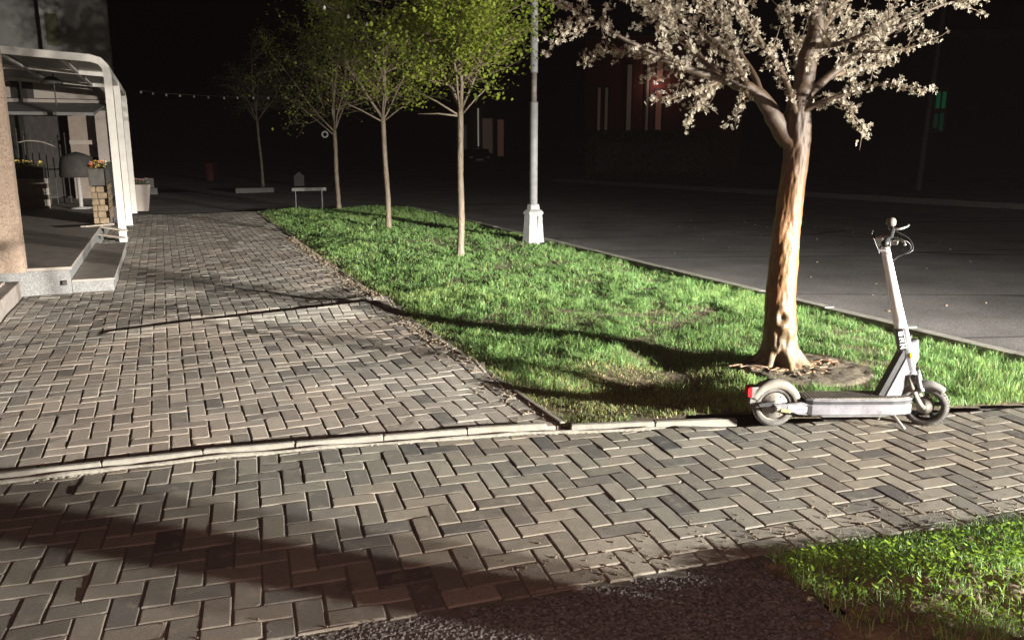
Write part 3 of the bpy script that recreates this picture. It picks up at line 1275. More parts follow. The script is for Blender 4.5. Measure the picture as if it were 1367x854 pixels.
for pts, rad in LIMBS:
    path = smooth_path(pts, 5)
    rr = np.interp(np.linspace(0, 1, len(path)), np.linspace(0, 1, len(rad)), rad)
    path = [p + Vector((random.gauss(0, .3), random.gauss(0, .3), random.gauss(0, .3))) * float(r) * .35 for p, r in zip(path, rr)]
    m = MB()
    m.tube(path, list(rr), 12 if rad[0] > .03 else 7)
    m.build('limb', M_BARK if rad[0] > .02 else M_TWIG, cherry, True)
    tot = sum((b - a).length for a, b in zip(path[:-1], path[1:]))
    cum = 0
    for i in range(len(path) - 1):
        a, b = path[i], path[i + 1]
        L = (b - a).length
        d = (b - a).normalized()
        cum += L
        r = float(rr[i])
        if r < .019:
            for k in range(int(L / .027) + 1):
                spots.append((a + (b - a) * random.random(), d, r))
        if cum / tot < .16:
            continue
        nt_ = np.random.default_rng(int(cum * 1000)).poisson(L / .07)
        for k in range(nt_):
            s = a + (b - a) * random.random()
            side = Vector((random.gauss(0, 1), random.gauss(0, 1), random.gauss(.15, .8)))
            side = (side - d * side.dot(d)).normalized()
            dr = (d * random.uniform(.3, 1.1) + side).normalized()
            ln = random.uniform(.08, .55) * (1.0 if rad[0] > .025 else .32)
            q = [s]
            for t_ in range(4):
                dr = (dr + Vector((random.gauss(0, .18), random.gauss(0, .18), random.gauss(.02, .16)))).normalized()
                q.append(q[-1] + dr * ln / 4)
            twigs.tube(q, [.0045, .004, .0032, .0025, .0015], 5)
            for t_ in range(4):
                for z_ in range(max(1, int(ln / 4 / .021))):
                    spots.append((q[t_] + (q[t_ + 1] - q[t_]) * random.random(), dr, .004))
twigs.build('twigs', M_TWIG, cherry, True, 'stuff')


def blossoms():
    V, F, T = [], [], []
    for p, d, r in spots:
        if random.random() < .12:
            continue
        n = random.choice((2, 2, 3, 3, 4))
        tn = random.gauss(.62, .17)
        for k in range(n):
            o = Vector((random.gauss(0, 1), random.gauss(0, 1), random.gauss(-.1, 1))).normalized()
            c = p + o * (r + random.uniform(.010, .032))
            R = random.uniform(.0115, .019)
            ax = (o + Vector((random.gauss(0, .35), random.gauss(0, .35), random.gauss(0, .35)))).normalized()
            e1 = ax.orthogonal().normalized()
            e2 = ax.cross(e1)
            a0 = random.random() * 6.28
            cup = random.uniform(.15, .9)
            b = len(V)
            V.append(tuple(c))
            t0 = min(1, max(0, tn + random.gauss(0, .12)))
            T.append(max(0, t0 - .35))
            for q in range(5):
                for da, rr_, hh in ((-.42, .72, .55), (0, 1.06, 1.0), (.42, .72, .55)):
                    an = a0 + q * 1.2566 + da
                    V.append(tuple(c + (e1 * math.cos(an) + e2 * math.sin(an)) * (R * rr_) + ax * (R * hh * cup)))
                    T.append(t0)
                i = b + 1 + q * 3
                F.append((b, i, i + 1))
                F.append((b, i + 1, i + 2))
    return np_mesh('blossom', np.array(V), np.array(F), M_BLOSSOM, cherry, 'stuff', np.array(T))


blossoms()


# the earth ring round the cherry
ring = thing('tree_ring', 'flat round ring of bare grey earth and stone round the blossoming tree', 'tree ring', (RING_C[0], RING_C[1], 0))
m = MB()
n = 110
prof = [(r_, .043) for r_ in np.linspace(.02, .40, 18)] + [(.42, .044), (.445, .036), (.46, .015), (.475, -.08)]
vs, fs = [], []
for r, z in prof:
    for k in range(n):
        a = 2 * math.pi * k / n
        rr_ = r * (1 + .045 * float(vnoise(math.cos(a) * 3 + 7, math.sin(a) * 3)) + .02 * float(vnoise(math.cos(a) * 14 + 7, math.sin(a) * 14)))
        x, y = rr_ * math.cos(a), rr_ * math.sin(a) * .92
        vs.append((x, y, z + .007 * float(vnoise(x * 16, y * 16)) + .009 * float(vnoise(x * 5 + 4, y * 9)) + .0045 * float(vnoise(x * 45, y * 45))))
for i in range(len(prof) - 1):
    for k in range(n):
        j = (k + 1) % n
        fs.append((i * n + k, i * n + j, (i + 1) * n + j, (i + 1) * n + k))
fs.append(tuple(range(n - 1, -1, -1)))
m.add(vs, fs)
m.build('ring', surf('ring earth', (.085, .07, .05), (.20, .17, .125), 9, .95, 1.0, 70, .014, dirt=(.06, .05, .035), dirt_scale=11, dirt_lo=.54), ring, True)
# bark flakes at the foot
m = MB()
for k in range(60):
    a = random.uniform(-2.9, .3)
    r = random.uniform(.2, .42)
    M_ = Matrix.Translation((TREE_X - RING_C[0] + math.cos(a) * r, TREE_Y - RING_C[1] + math.sin(a) * r * .8, .054)) @ Matrix.Rotation(random.random() * 6, 4, 'Z') @ Matrix.Rotation(random.uniform(-.3, .3), 4, 'X')
    m.box((0, 0, 0), (random.uniform(.02, .075), random.uniform(.008, .022), .004), M=M_)
m.build('bark_flakes', surf('bark flake', (.25, .15, .09), (.42, .28, .18), 20, .8), ring, kind='stuff')


def young_tree(name, label, x, y, fork, h, spread, nleaf, leafr, lean=0.0, seed=1, mat=None, group=None, tilt=None, r0=.05, droop=None):
    R = random.Random(seed)
    t = thing(name, label, 'tree', (x, y, 0), 0, group)
    m = MB()
    k = 14
    path = []
    for i in range(k + 1):
        f = i / k
        path.append((lean * f + .012 * math.sin(f * 9 + seed) * (1 - f), .01 * math.cos(f * 7 + seed), -.08 + (fork + .08) * f))
    rad = [r0 * (1.15 if i == 0 else 1) * (1 - .22 * i / k) * (1 + .05 * math.sin(i * 2.3 + seed)) for i in range(k + 1)]
    rad[1] *= 1.1
    m.tube(path, rad, 12)
    m.build('trunk', M_YBARK, t, True)
    top = Vector(path[-1])
    tw = MB()
    pts = []

    def grow(p, d, L, r, lev):
        q = [p]
        n = 5
        for i in range(n):
            d = (d + Vector((R.gauss(0, .10), R.gauss(0, .10), R.gauss(.05, .08)))).normalized()
            q.append(q[-1] + d * (L / n))
        rr_ = [r * (1 - .75 * i / n) for i in range(n + 1)]
        if lev == 0:
            mm = MB()
            mm.tube(q, rr_, 8)
            mm.build('limb', M_YBARK, t, True)
        else:
            tw.tube(q, rr_, 5)
        for i in range(1, n + 1):
            if lev >= 1:
                for _ in range(3 if lev == 1 else 4):
                    pts.append(q[i] + Vector((R.gauss(0, .05), R.gauss(0, .05), R.gauss(0, .05))))
            if lev < 2 and (lev > 0 or i >= 1):
                for _ in range(2 if lev == 0 else 2):
                    s = Vector((R.gauss(0, 1), R.gauss(0, 1), R.gauss(.1, .5)))
                    s = (s - d * s.dot(d)).normalized()
                    nd = (d * R.uniform(.35, .9) + s).normalized()
                    grow(q[i], nd, L * R.uniform(.35, .6) * (1.15 - .5 * i / n), r * .42, lev + 1)

    nl = 6
    for i in range(nl):
        a = i * 2.4 + seed
        out = R.uniform(.3, 1.15) if i else .08
        d = Vector((math.cos(a) * out, math.sin(a) * out, 1)).normalized()
        grow(top - Vector((0, 0, R.uniform(0, .12))), d, (h - fork) * R.uniform(.62, .95) * (1.05 if i == 0 else 1), r0 * (.58 if i == 0 else .33), 0)
    if droop:
        for (dx, dz, L) in droop:
            q0 = top - Vector((0, 0, .12))
            e0 = Vector((dx, R.uniform(-.3, .1), dz)).normalized()
            mm = MB()
            mm.tube([q0, q0 + e0 * L * .5 + Vector((0, 0, .02)), q0 + e0 * L], [r0 * .3, r0 * .22, r0 * .12], 7)
            mm.build('limb', M_YBARK, t, True)
            for _ in range(26):
                pts.append(q0 + e0 * L * R.uniform(.75, 1.05) + Vector((R.gauss(0, .07), R.gauss(0, .07), R.gauss(.06, .06))))
    tw.build('twigs', M_TWIG, t, True, 'stuff')
    # leaves in little bunches on the twigs
    P = np.array([tuple(p) for p in pts])
    g = np.random.default_rng(seed)
    idx = g.integers(0, len(P), nleaf)
    c = P[idx] + g.normal(0, .055, (nleaf, 3)) * np.array([spread, spread, .8])
    keep = c[:, 2] > fork + .12 - .22 * np.hypot(c[:, 0] - top.x, c[:, 1])
    c = c[keep]
    n = len(c)
    a = g.uniform(0, 2 * np.pi, n)
    el = g.normal(-.35, .45, n)
    r = leafr * g.uniform(.6, 1.25, n)
    ax = np.stack([np.cos(a) * np.cos(el), np.sin(a) * np.cos(el), np.sin(el)], 1)
    sd = np.stack([-np.sin(a), np.cos(a), g.normal(0, .5, n)], 1)
    sd /= np.linalg.norm(sd, axis=1)[:, None]
    up = np.cross(ax, sd)
    V = np.zeros((n, 6, 3))
    for q, (l, s, z) in enumerate(((0, 0, 0), (.35, .42, .14), (.75, .36, .12), (1.1, 0, -.05), (.75, -.36, .12), (.35, -.42, .14))):
        V[:, q] = c + ax * (l * r * 1.6)[:, None] + sd * (s * r * 1.5)[:, None] + up * (z * r)[:, None]
    i = np.arange(n)[:, None] * 6
    F = np.concatenate([i + np.array([[0, 1, 2]]), i + np.array([[0, 2, 3]]), i + np.array([[0, 3, 4]]), i + np.array([[0, 4, 5]])], 1).reshape(-1, 3)
    tone = np.clip(.5 + .25 * vnoise(c[:, 0] * 3, c[:, 2] * 3) + g.normal(0, .2, n), 0, 1)
    np_mesh('leaves', V.reshape(-1, 3), F, mat or M_LEAF, t, 'stuff', np.repeat(tone, 6))
    return t


GT = 'young street trees on the lawn'
young_tree('young_tree', 'young green tree in full leaf on the lawn, left of the street lamp', -.75, 12.0, 2.12, 4.5, 1.7, 12500, .034, .02, 5, group=GT, r0=.052, droop=[(-1, .55, .75), (-1, .05, .6), (.8, .8, .6)])
young_tree('young_tree', 'thin young tree with sparse crown, second from the lamp', -2.39, 16.08, 2.15, 4.6, 1.4, 5200, .034, -.06, 11, group=GT, r0=.055, droop=[(-1, .5, .9), (1, .7, .7)])
young_tree('young_tree', 'young tree with a ring hanging in its fork, beside the plank barrier', -4.40, 21.04, 1.95, 5.0, 1.4, 4200, .034, -.02, 19, group=GT, r0=.06, droop=[(-.9, .8, 1.1)])
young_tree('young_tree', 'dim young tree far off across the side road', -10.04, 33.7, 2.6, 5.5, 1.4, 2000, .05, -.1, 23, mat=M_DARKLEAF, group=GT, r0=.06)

# a white ring hung on the third young tree
m = MB()
Mx = Matrix.Translation((-4.62, 20.85, 1.86)) @ Matrix.Rotation(math.radians(90), 4, 'X')
pr = []
for k in range(13):
    a = 2 * math.pi * k / 12
    pr.append((.068 + .022 * math.cos(a), .014 * math.sin(a)))
m.lathe(pr, 20, Mx)
o = m.build('hanging_ring', surf('white ring', (.3, .29, .27), (.4, .39, .37), 10, .6), None, True)
tag(o, 'small white ring hanging in the fork of a young tree', 'ring')

# ------------------------------------------------------------------ street lamp
M_WPAINT = surf('old white paint', (.25, .25, .26), (.36, .36, .37), 9, .6, .35, 60, .004, dirt=(.12, .11, .10), dirt_scale=6, dirt_lo=.60)
lamp = thing('street_lamp', 'tall pale street lamp with eight-sided white base at the lawn edge', 'street lamp', (.36, 14.03, -.03))


def octa(r):
    return [(r * math.cos(math.pi / 8 + k * math.pi / 4), r * math.sin(math.pi / 8 + k * math.pi / 4)) for k in range(8)]


def frustum(mb_, levels):
    vs = []
    for r, z in levels:
        vs += [(x, y, z) for x, y in octa(r)]
    fs = [tuple(range(7, -1, -1)), tuple(range(len(vs) - 8, len(vs)))]
    for i in range(len(levels) - 1):
        for k in range(8):
            j = (k + 1) % 8
            fs.append((i * 8 + k, i * 8 + j, i * 8 + 8 + j, i * 8 + 8 + k))
    mb_.add(vs, fs)


m = MB()
frustum(m, [(.205, -.1), (.20, .06), (.192, .065), (.160, .49)])
m.build('base', M_WPAINT, lamp)
m = MB()
frustum(m, [(.178, .491), (.182, .515), (.172, .54), (.115, .575), (.105, .655), (.09, .66)])
m.build('collar', M_WPAINT, lamp)
m = MB()
m.box((.075, -.152, .27), (.012, .012, .40), .1)
m.build('base_seam', surf('dark gap', (.03, .03, .03), (.05, .05, .05)), lamp)
m = MB()
m.tube([(0, 0, .66), (0, 0, 2.31)], .068, 20)
m.build('lower_pole', M_WPAINT, lamp, True)
m = MB()
m.tube([(0, 0, 2.31), (0, 0, 2.80)], .048, 16)
m.tube([(0, 0, 2.305), (0, 0, 2.325)], .073, 16)
m.tube([(0, 0, 2.785), (0, 0, 2.80)], .066, 16)
m.build('neck', surf('bare metal', (.13, .11, .10), (.22, .19, .17), 12, .6), lamp, True)
m = MB()
m.tube([(0, 0, 2.80), (0, 0, 7.6)], [.062, .05], 20)
m.build('upper_pole', M_WPAINT, lamp, True)
m = MB()
m.tube(smooth_path([(0, 0, 7.55), (.05, 0, 7.9), (.4, 0, 8.1), (.9, 0, 8.15)], 5), .03, 10)
m.build('arm', M_WPAINT, lamp, True)
m = MB()
m.lathe([(.02, .10), (.12, .07), (.17, 0), (.15, -.04), (.02, -.06)], 18, Matrix.Translation((1.1, 0, 8.13)) @ Matrix.Diagonal((1.6, .8, 1, 1)))
m.build('lamp_head', M_WPAINT, lamp, True)

# ------------------------------------------------------------------ the electric scooter
M_SWHITE = surf('dusty white paint', (.135, .132, .148), (.215, .21, .232), 14, .45, .1, 60, .002, obj=True, dirt=(.09, .082, .072), dirt_scale=19, dirt_lo=.55)
M_SBLACK = surf('black scooter plastic', (.018, .018, .02), (.04, .04, .042), 20, .5, .2, 120, .002, obj=True)
M_TYRE = surf('dusty tyre rubber', (.055, .052, .05), (.15, .14, .13), 24, .9, .5, 160, .003, obj=True)
M_DUST = surf('dusty grey plastic', (.11, .105, .10), (.20, .19, .18), 26, .8, .3, 120, .002, obj=True)
M_HUB = surf('dusty hub', (.13, .12, .103), (.23, .21, .178), 16, .7, .3, 90, .002, obj=True, dirt=(.2, .18, .15), dirt_scale=20, dirt_lo=.6)
M_METAL = surf('scuffed metal', (.35, .34, .33), (.52, .50, .48), 24, .35, 0, metal=.7, obj=True)
M_DECK = surf('dusty deck rubber', (.12, .11, .10), (.32, .29, .25), 14, .9, .5, 140, .003, obj=True)

sc = thing('electric_scooter', 'dusty white electric kick scooter parked at the lawn edge', 'scooter', (1.525, 4.60, -.006), math.radians(1.2))
RW = .128


def ypoly(mb_, poly, y0, y1, bev=.004, M=None):
    """prism: poly in (x, z), extruded along y"""
    R_ = Matrix(((1, 0, 0, 0), (0, 0, -1, 0), (0, 1, 0, 0), (0, 0, 0, 1)))
    T = R_ if M is None else M @ R_
    mb_.prism(poly, -y1, -y0, T, bev)


def wheel(parent, cx, cz, hub_r, M, steered_mat=None, motor=True):
    """tyre, rim and hub about a y axle"""
    T = M @ Matrix.Translation((cx, 0, cz)) @ Matrix.Rotation(math.radians(90), 4, 'X')
    wh = MB()
    pr = []
    for k in range(15):
        a = math.radians(-205 + 230 * k / 14) - math.radians(0)
        a = math.radians(-115 + 230 * k / 14)
        pr.append((RW - .028 + .028 * math.cos(a), .027 * math.sin(a)))
    wh.lathe(pr, 48, T)
    tyre = wh.build('wheel', M_TYRE, parent, True)
    tr = MB()
    for k in range(44):
        a = 2 * math.pi * k / 44
        for s in (-1, 1):
            Mb = T @ Matrix.Rotation(a, 4, 'Z') @ Matrix.Translation((RW - .0035, 0, s * .011)) @ Matrix.Rotation(s * .5, 4, 'X')
            tr.box((0, 0, 0), (.005, .0075, .013), M=Mb)
    tr.build('tread', M_TYRE, tyre)
    rim = MB()
    rim.lathe([(RW - .032, -.020), (RW - .040, -.021), (RW - .046, -.012), (RW - .046, .012), (RW - .040, .021), (RW - .032, .020)], 40, T)
    rim.build('rim', M_SBLACK if not motor else M_HUB, tyre, True)
    h = MB()
    h.lathe([(0.001, -.034), (hub_r * .42, -.033), (hub_r * .46, -.026), (hub_r * .95, -.022), (hub_r, -.016), (hub_r, .016), (hub_r * .95, .022), (hub_r * .46, .026), (hub_r * .42, .033), (.001, .034)], 36, T)
    h.build('hub', M_HUB, tyre, True)
    if not motor:
        sp = MB()
        for k in range(5):
            a = 2 * math.pi * k / 5
            Mb = T @ Matrix.Rotation(a + .3, 4, 'Z') @ Matrix.Translation(((hub_r + RW - .046) / 2, 0, 0))
            sp.box((0, 0, 0), (RW - .044 - hub_r + .02, .018, .026), ch=.004, M=Mb)
        sp.build('spokes', M_SBLACK, tyre)
    else:
        for k in range(6):
            a = 2 * math.pi * k / 6
            bo = MB()
            Mb = T @ Matrix.Rotation(a, 4, 'Z') @ Matrix.Translation((hub_r * .78, 0, .0225))
            bo.lathe([(.005, -.001), (.005, .002), (.0005, .0025)], 6, Mb)
            bo.build('bolt', M_SBLACK, tyre)
    return tyre


I4 = Matrix.Identity(4)
wheel(sc, 0, RW, .078, I4)
# rear mudguard: an arched shell
m = MB()
vs, fs = [], []
N = 26
cs = [(-.036, -.040), (-.038, -.012), (-.030, .004), (-.012, .010), (.012, .010), (.030, .004), (.038, -.012), (.036, -.040)]
inn = [(y * .90, r - .004) for y, r in cs][::-1]
sec = cs + inn
for i in range(N + 1):
    a = math.radians(8 + 152 * i / N)
    wd = 1.0 if i < N - 5 else 1 - .05 * (i - N + 5)
    for y, r in sec:
        R_ = .150 + r * (.9 if i > 3 else .9)
        vs.append((math.cos(a) * R_, y * wd, RW + math.sin(a) * R_ - .003))
k_ = len(sec)
for i in range(N):
    for j in range(k_):
        jj = (j + 1) % k_
        fs.append((i * k_ + j, i * k_ + jj, (i + 1) * k_ + jj, (i + 1) * k_ + j))
fs.append(tuple(range(k_ - 1, -1, -1)))
fs.append(tuple(range(N * k_, N * k_ + k_)))
m.add(vs, fs)
m.build('rear_mudguard', M_HUB, sc, True)
# tail light on its bracket
m = MB()
ypoly(m, [(-.075, .205), (-.138, .183), (-.142, .238), (-.088, .240)], -.030, .030, .004)
br = m.build('tail_light_bracket', M_DUST, sc)
m = MB()
ypoly(m, [(-.143, .186), (-.158, .190), (-.160, .232), (-.144, .238)], -.033, .033, .004)
mr, t_, b_ = new_mat('red lens')
b_.inputs['Base Color'].default_value = (.55, .015, .02, 1)
b_.inputs['Roughness'].default_value = .2
m.build('red_lens', mr, br)
m = MB()
ypoly(m, [(-.10, .150), (-.142, .135), (-.140, .178), (-.09, .19)], -.022, .022, .004)
m.build('number_bracket', M_DUST, sc)
# swing arms carrying the rear axle
for s in (-1, 1):
    m = MB()
    ypoly(m, [(.235, .075), (.250, .150), (.130, .158), (.055, .150), (-.015, .148), (-.030, .128), (-.010, .108), (.06, .106), (.12, .086)], s * .052 - .012, s * .052 + .012, .005)
    arm = m.build('rear_arm', M_SWHITE, sc)
    m = MB()
    ypoly(m, [(-.012, .165), (-.105, .150), (-.100, .130), (-.02, .134)], s * .050 - .006, s * .050 + .006, .002)
    m.build('arm_stay', M_SBLACK, arm)
    m = MB()
    ypoly(m, [(.062, .112), (.185, .100), (.187, .134), (.064, .143)], s * .0648 - .0015, s * .0648 + .0015, .001)
    st = m.build('sticker', surf('pale sticker', (.38, .35, .36), (.45, .42, .43), 30, .5, obj=True), arm)
    m = MB()
    for q in range(5):
        x_ = .112 + q * .0125
        ypoly(m, [(x_, .113 - (q * .001)), (x_ + .009, .112 - q * .001), (x_ + .009, .126 - q * .001), (x_, .127 - q * .001)], s * .0668 - .0006, s * .0668 + .0006, 0)
    m.build('sticker_print', surf('red print', (.52, .12, .18), (.6, .18, .25), 30, .5, obj=True), arm)
    m = MB()
    m.lathe([(.016, 0), (.016, .010), (.009, .012), (.009, .022), (.0005, .022)], 6, Matrix.Translation((0, s * .064, RW)) @ Matrix.Rotation(math.radians(-90 * s), 4, 'X'))
    m.build('axle_nut', M_METAL, arm)
m = MB()
ypoly(m, [(.015, .108), (.075, .098), (.085, .118), (.02, .128)], -.078, -.066, .003)
m.build('brake_caliper', surf('brass caliper', (.45, .38, .16), (.55, .48, .25), 20, .4, metal=.5, obj=True), sc)
# deck
m = MB()
dk = []
for (x, hw) in ((.165, .062), (.20, .078), (.30, .086), (.66, .086), (.74, .076), (.785, .055), (.80, .03)):
    dk.append((x, -hw))
dk = dk + [(x, -y) for x, y in dk[::-1]]
m.prism(dk, .082, .150, None, .010)
m.build('deck', M_SWHITE, sc)
m = MB()
m.prism([(x, y * 1.004) for x, y in dk], .1505, .168, None, .003)
m.build('deck_band', M_SBLACK, sc)
m = MB()
m.prism([(.475 + (x - .475) * 1.0, y * 1.03) for x, y in dk], .1685, .180, None, .004)
m.build('deck_rim', M_SWHITE, sc)
m = MB()
m.prism([(.475 + (x - .475) * .96, y * .93) for x, y in dk], .1802, .1850, None, .0015)
mat_ = m.build('deck_mat', M_DECK, sc)
m = MB()
for k in range(26):
    x = .20 + k * .0215
    m.box((x, 0, .1858), (.006, .13, .003))
m.build('mat_ridges', M_DECK, mat_)
# belly
m = MB()
ypoly(m, [(.24, .083), (.27, .066), (.62, .066), (.72, .083)], -.06, .06, .006)
m.build('battery_box', M_DUST, sc)
# slanted neck between deck and stem
m = MB()
ypoly(m, [(.632, .178), (.730, .178), (.818, .415), (.800, .520), (.750, .500), (.745, .44)], -.032, .032, .008)
nk = m.build('neck', M_SWHITE, sc)
m = MB()
ypoly(m, [(.592, .182), (.634, .182), (.7475, .445), (.7515, .50), (.737, .50), (.715, .46)], -.030, .030, .005)
m.build('neck_shade', M_SBLACK, nk)  # black strip put on for the shaded rear side of the neck
# steering axis
AX0 = Vector((.775, 0, .345))
AX1 = Vector((.557, 0, 1.09))
axd = (AX1 - AX0).normalized()
STEER = Matrix.Translation(AX0) @ Matrix.Rotation(math.radians(-29), 4, axd) @ Matrix.Translation(-AX0)


def axp(t, fwd=0.0, side=0.0):
    """point along the steering axis, t metres above the crown"""
    f = Vector((axd.z, 0, -axd.x))
    return AX0 + axd * t + f * fwd + Vector((0, side, 0))


def loft(mb_, secs):
    """secs: (t, half depth, half width) rounded boxes along the steering axis"""
    vs, fs = [], []
    n = 12
    for t, hd, hw in secs:
        for k in range(n):
            a = 2 * math.pi * k / n + math.pi / 12
            ca, sa = math.cos(a), math.sin(a)
            p = abs(ca) ** .6 * (1 if ca > 0 else -1)
            q = abs(sa) ** .6 * (1 if sa > 0 else -1)
            vs.append(STEER @ axp(t, p * hd, q * hw))
    for i in range(len(secs) - 1):
        for k in range(n):
            j = (k + 1) % n
            fs.append((i * n + k, i * n + j, (i + 1) * n + j, (i + 1) * n + k))
    fs.append(tuple(range(n - 1, -1, -1)))
    fs.append(tuple(range(len(vs) - n, len(vs))))
    mb_.add(vs, fs)


m = MB()
loft(m, [(-.005, .036, .034), (.05, .040, .036), (.16, .040, .035), (.25, .036, .033)])
hd_ = m.build('head_tube', M_SWHITE, sc, True)
m = MB()
loft(m, [(.252, .034, .031), (.30, .032, .030), (.50, .027, .026), (.735, .023, .023), (.74, .02, .02)])
M_STEM = surf('white reflective film', (.84, .83, .84), (.90, .89, .90), 8, .25, obj=True)
stem = m.build('stem', M_STEM, sc, True)
# lettering panel on the camera side of the head tube
fw = (STEER.to_3x3() @ Vector((axd.z, 0, -axd.x))).normalized()
ax_w = (STEER.to_3x3() @ axd).normalized()
sd_w = fw.cross(ax_w) * 1.0
# panel faces the rider's right rear, where the photograph shows it
pn = (Vector((-.30, -.95, 0))).normalized()
pn = (pn - ax_w * pn.dot(ax_w)).normalized()
pr_ = ax_w.cross(pn) * -1
pr_ = pn.cross(ax_w)
cpt = STEER @ axp(.185)
PM = Matrix((( pr_.x, ax_w.x, pn.x, cpt.x), (pr_.y, ax_w.y, pn.y, cpt.y), (pr_.z, ax_w.z, pn.z, cpt.z), (0, 0, 0, 1)))
if pr_.dot(Vector((1, -.2, 0))) < 0:
    PM = PM @ Matrix.Diagonal((-1, 1, 1, 1))
m = MB()
m.box((-.012, .0, .030), (.040, .125, .022), ch=.004, M=PM)
panel = m.build('name_panel', M_SBLACK, sc)
for ch_, dy_ in (('8', .040), ('2', .003), ('Z', -.036)):
    fc = bpy.data.curves.new('glyph', 'FONT')
    fc.body = ch_
    fc.size = .042
    fc.align_x = 'CENTER'
    fc.align_y = 'CENTER'
    fc.extrude = .001
    fc.offset = .0016
    tmp = bpy.data.objects.new('glyph', fc)
    COL.objects.link(tmp)
    dg = bpy.context.evaluated_depsgraph_get()
    me = bpy.data.meshes.new_from_object(tmp.evaluated_get(dg))
    bpy.data.objects.remove(tmp)
    me.transform(PM @ Matrix.Translation((-.012, dy_, .042)) @ Matrix.Diagonal((1.15, .85, 1, 1)))
    me.materials.clear()
    me.materials.append(M_STEM)
    g_ = bpy.data.objects.new('letter', me)
    COL.objects.link(g_)
    g_.parent = panel
# yellow reflector on the head tube
m = MB()
m.lathe([(.0005, .004), (.012, .004), (.015, 0), (.015, -.01)], 18, Matrix.Translation(STEER @ axp(.085)) @ PM.to_3x3().to_4x4() @ Matrix.Translation((.018, 0, .036)) @ Matrix.Diagonal((.8, 1.25, 1, 1)))
mr, t_, b_ = new_mat('amber lens')
b_.inputs['Base Color'].default_value = (.85, .42, .02, 1)
b_.inputs['Roughness'].default_value = .2
m.build('side_reflector', mr, sc, True)
# fork: crown, two bowed legs and the suspension struts
m = MB()
m.tube([STEER @ axp(-.01), STEER @ axp(-.05)], [.034, .040], 16)
m.build('fork_crown', M_SWHITE, sc, True)
for s in (-1, 1):
    m = MB()
    pth = [axp(-.03, .0, s * .040), axp(-.10, .006, s * .050), axp(-.16, .016, s * .052), Vector((.866, s * .05, .145)), Vector((.888, s * .05, RW))]
    m.tube([STEER @ p for p in smooth_path(pth, 4)], .0135, 10, squash=.6)
    m.build('fork_leg', M_HUB, sc, True)
    m = MB()
    m.tube([STEER @ axp(-.035, .040, s * .038), STEER @ axp(-.13, .044, s * .044)], .0135, 10)
    m.tube([STEER @ axp(-.118, .044, s * .044), STEER @ axp(-.132, .044, s * .044)], .019, 12)
    m.build('suspension_strut', M_SWHITE, sc, True)
m = MB()
m.box((0, 0, 0), (.055, .10, .016), ch=.004, M=Matrix.Translation(STEER @ axp(-.132, .035)) @ (STEER.to_3x3().to_4x4()) @ Matrix.Rotation(math.atan2(axd.x, axd.z), 4, 'Y'))
m.build('strut_bridge', M_SWHITE, sc)
# front mudguard
m = MB()
vs, fs = [], []
N = 20
for i in range(N + 1):
    a = math.radians(52 + 112 * i / N)
    for y, r in sec:
        R_ = .143 + r * .7
        vs.append(STEER @ Vector((.888 + math.cos(a) * R_, y * .92, RW + math.sin(a) * R_)))
for i in range(N):
    for j in range(k_):
        jj = (j + 1) % k_
        fs.append((i * k_ + j, i * k_ + jj, (i + 1) * k_ + jj, (i + 1) * k_ + j))
fs.append(tuple(range(k_ - 1, -1, -1)))
fs.append(tuple(range(N * k_, N * k_ + k_)))
m.add(vs, fs)
m.build('front_mudguard', M_DUST, sc, True)
wheel(sc, .888, RW, .050, STEER, motor=False)
# centre stand: two legs
for s, x1 in ((1, .665), (-1, .735)):
    m = MB()
    m.tube([(.69, s * .035, .082), (.692, s * .05, .07), (x1, s * .085, .012), (x1 + .006, s * .088, .004)], [.009, .009, .0075, .008], 8)
    m.build('stand_leg', M_METAL, sc, True)
m = MB()
m.box((.69, 0, .078), (.05, .085, .02), ch=.004)
m.build('stand_hinge', M_DUST, sc)
# cockpit
top_ = STEER @ axp(.735)


def CK(f, s, u):
    return STEER @ axp(.735 + u, f, s)


def cbox(mb_, f, s, u, d, rx=0.0, ry=0.0, ch=.003):
    fm = STEER.to_3x3()
    F_ = fm @ Vector((axd.z, 0, -axd.x))
    S_ = fm @ Vector((0, 1, 0))
    U_ = fm @ axd
    c = CK(f, s, u)
    Mm = Matrix(((F_.x, S_.x, U_.x, c.x), (F_.y, S_.y, U_.y, c.y), (F_.z, S_.z, U_.z, c.z), (0, 0, 0, 1)))
    mb_.box((0, 0, 0), d, ch=ch, M=Mm @ Matrix.Rotation(ry, 4, 'Y') @ Matrix.Rotation(rx, 4, 'X'))


m = MB()
cbox(m, .012, 0, .035, (.050, .060, .07), 0, .2)
ck = m.build('cockpit_block', M_DUST, sc)
m = MB()
cbox(m, -.042, 0, .035, (.010, .085, .125), 0, -.15, .003)
dsp = m.build('display_plate', M_SBLACK, sc)
m = MB()
cbox(m, -.016, 0, .045, (.040, .062, .055), 0, -.1, .004)
m.build('display_housing', M_HUB, dsp)
m = MB()
cbox(m, -.014, -.0, -.012, (.05, .052, .014), 0, .1, .003)
m.build('stem_clamp', M_STEM, sc)
m = MB()
m.tube([CK(.03, -.25, .075), CK(.045, -.10, .062), CK(.045, .10, .062), CK(.03, .25, .075)], .0125, 10)
hb = m.build('handlebar', M_SBLACK, sc, True)
for s in (-1, 1):
    m = MB()
    m.tube([CK(.036, s * .145, .068), CK(.030, s * .25, .075), CK(.030, s * .262, .076)], [.017, .0175, .0185], 12)
    gr = m.build('grip', M_DUST if s > 0 else M_SBLACK, sc, True)
    m = MB()
    m.tube([CK(.05, s * .115, .060), CK(.095, s * .135, .055), CK(.115, s * .18, .050), CK(.12, s * .235, .045)], [.009, .007, .006, .007], 8)
    m.build('brake_lever', M_METAL, sc, True)
m = MB()
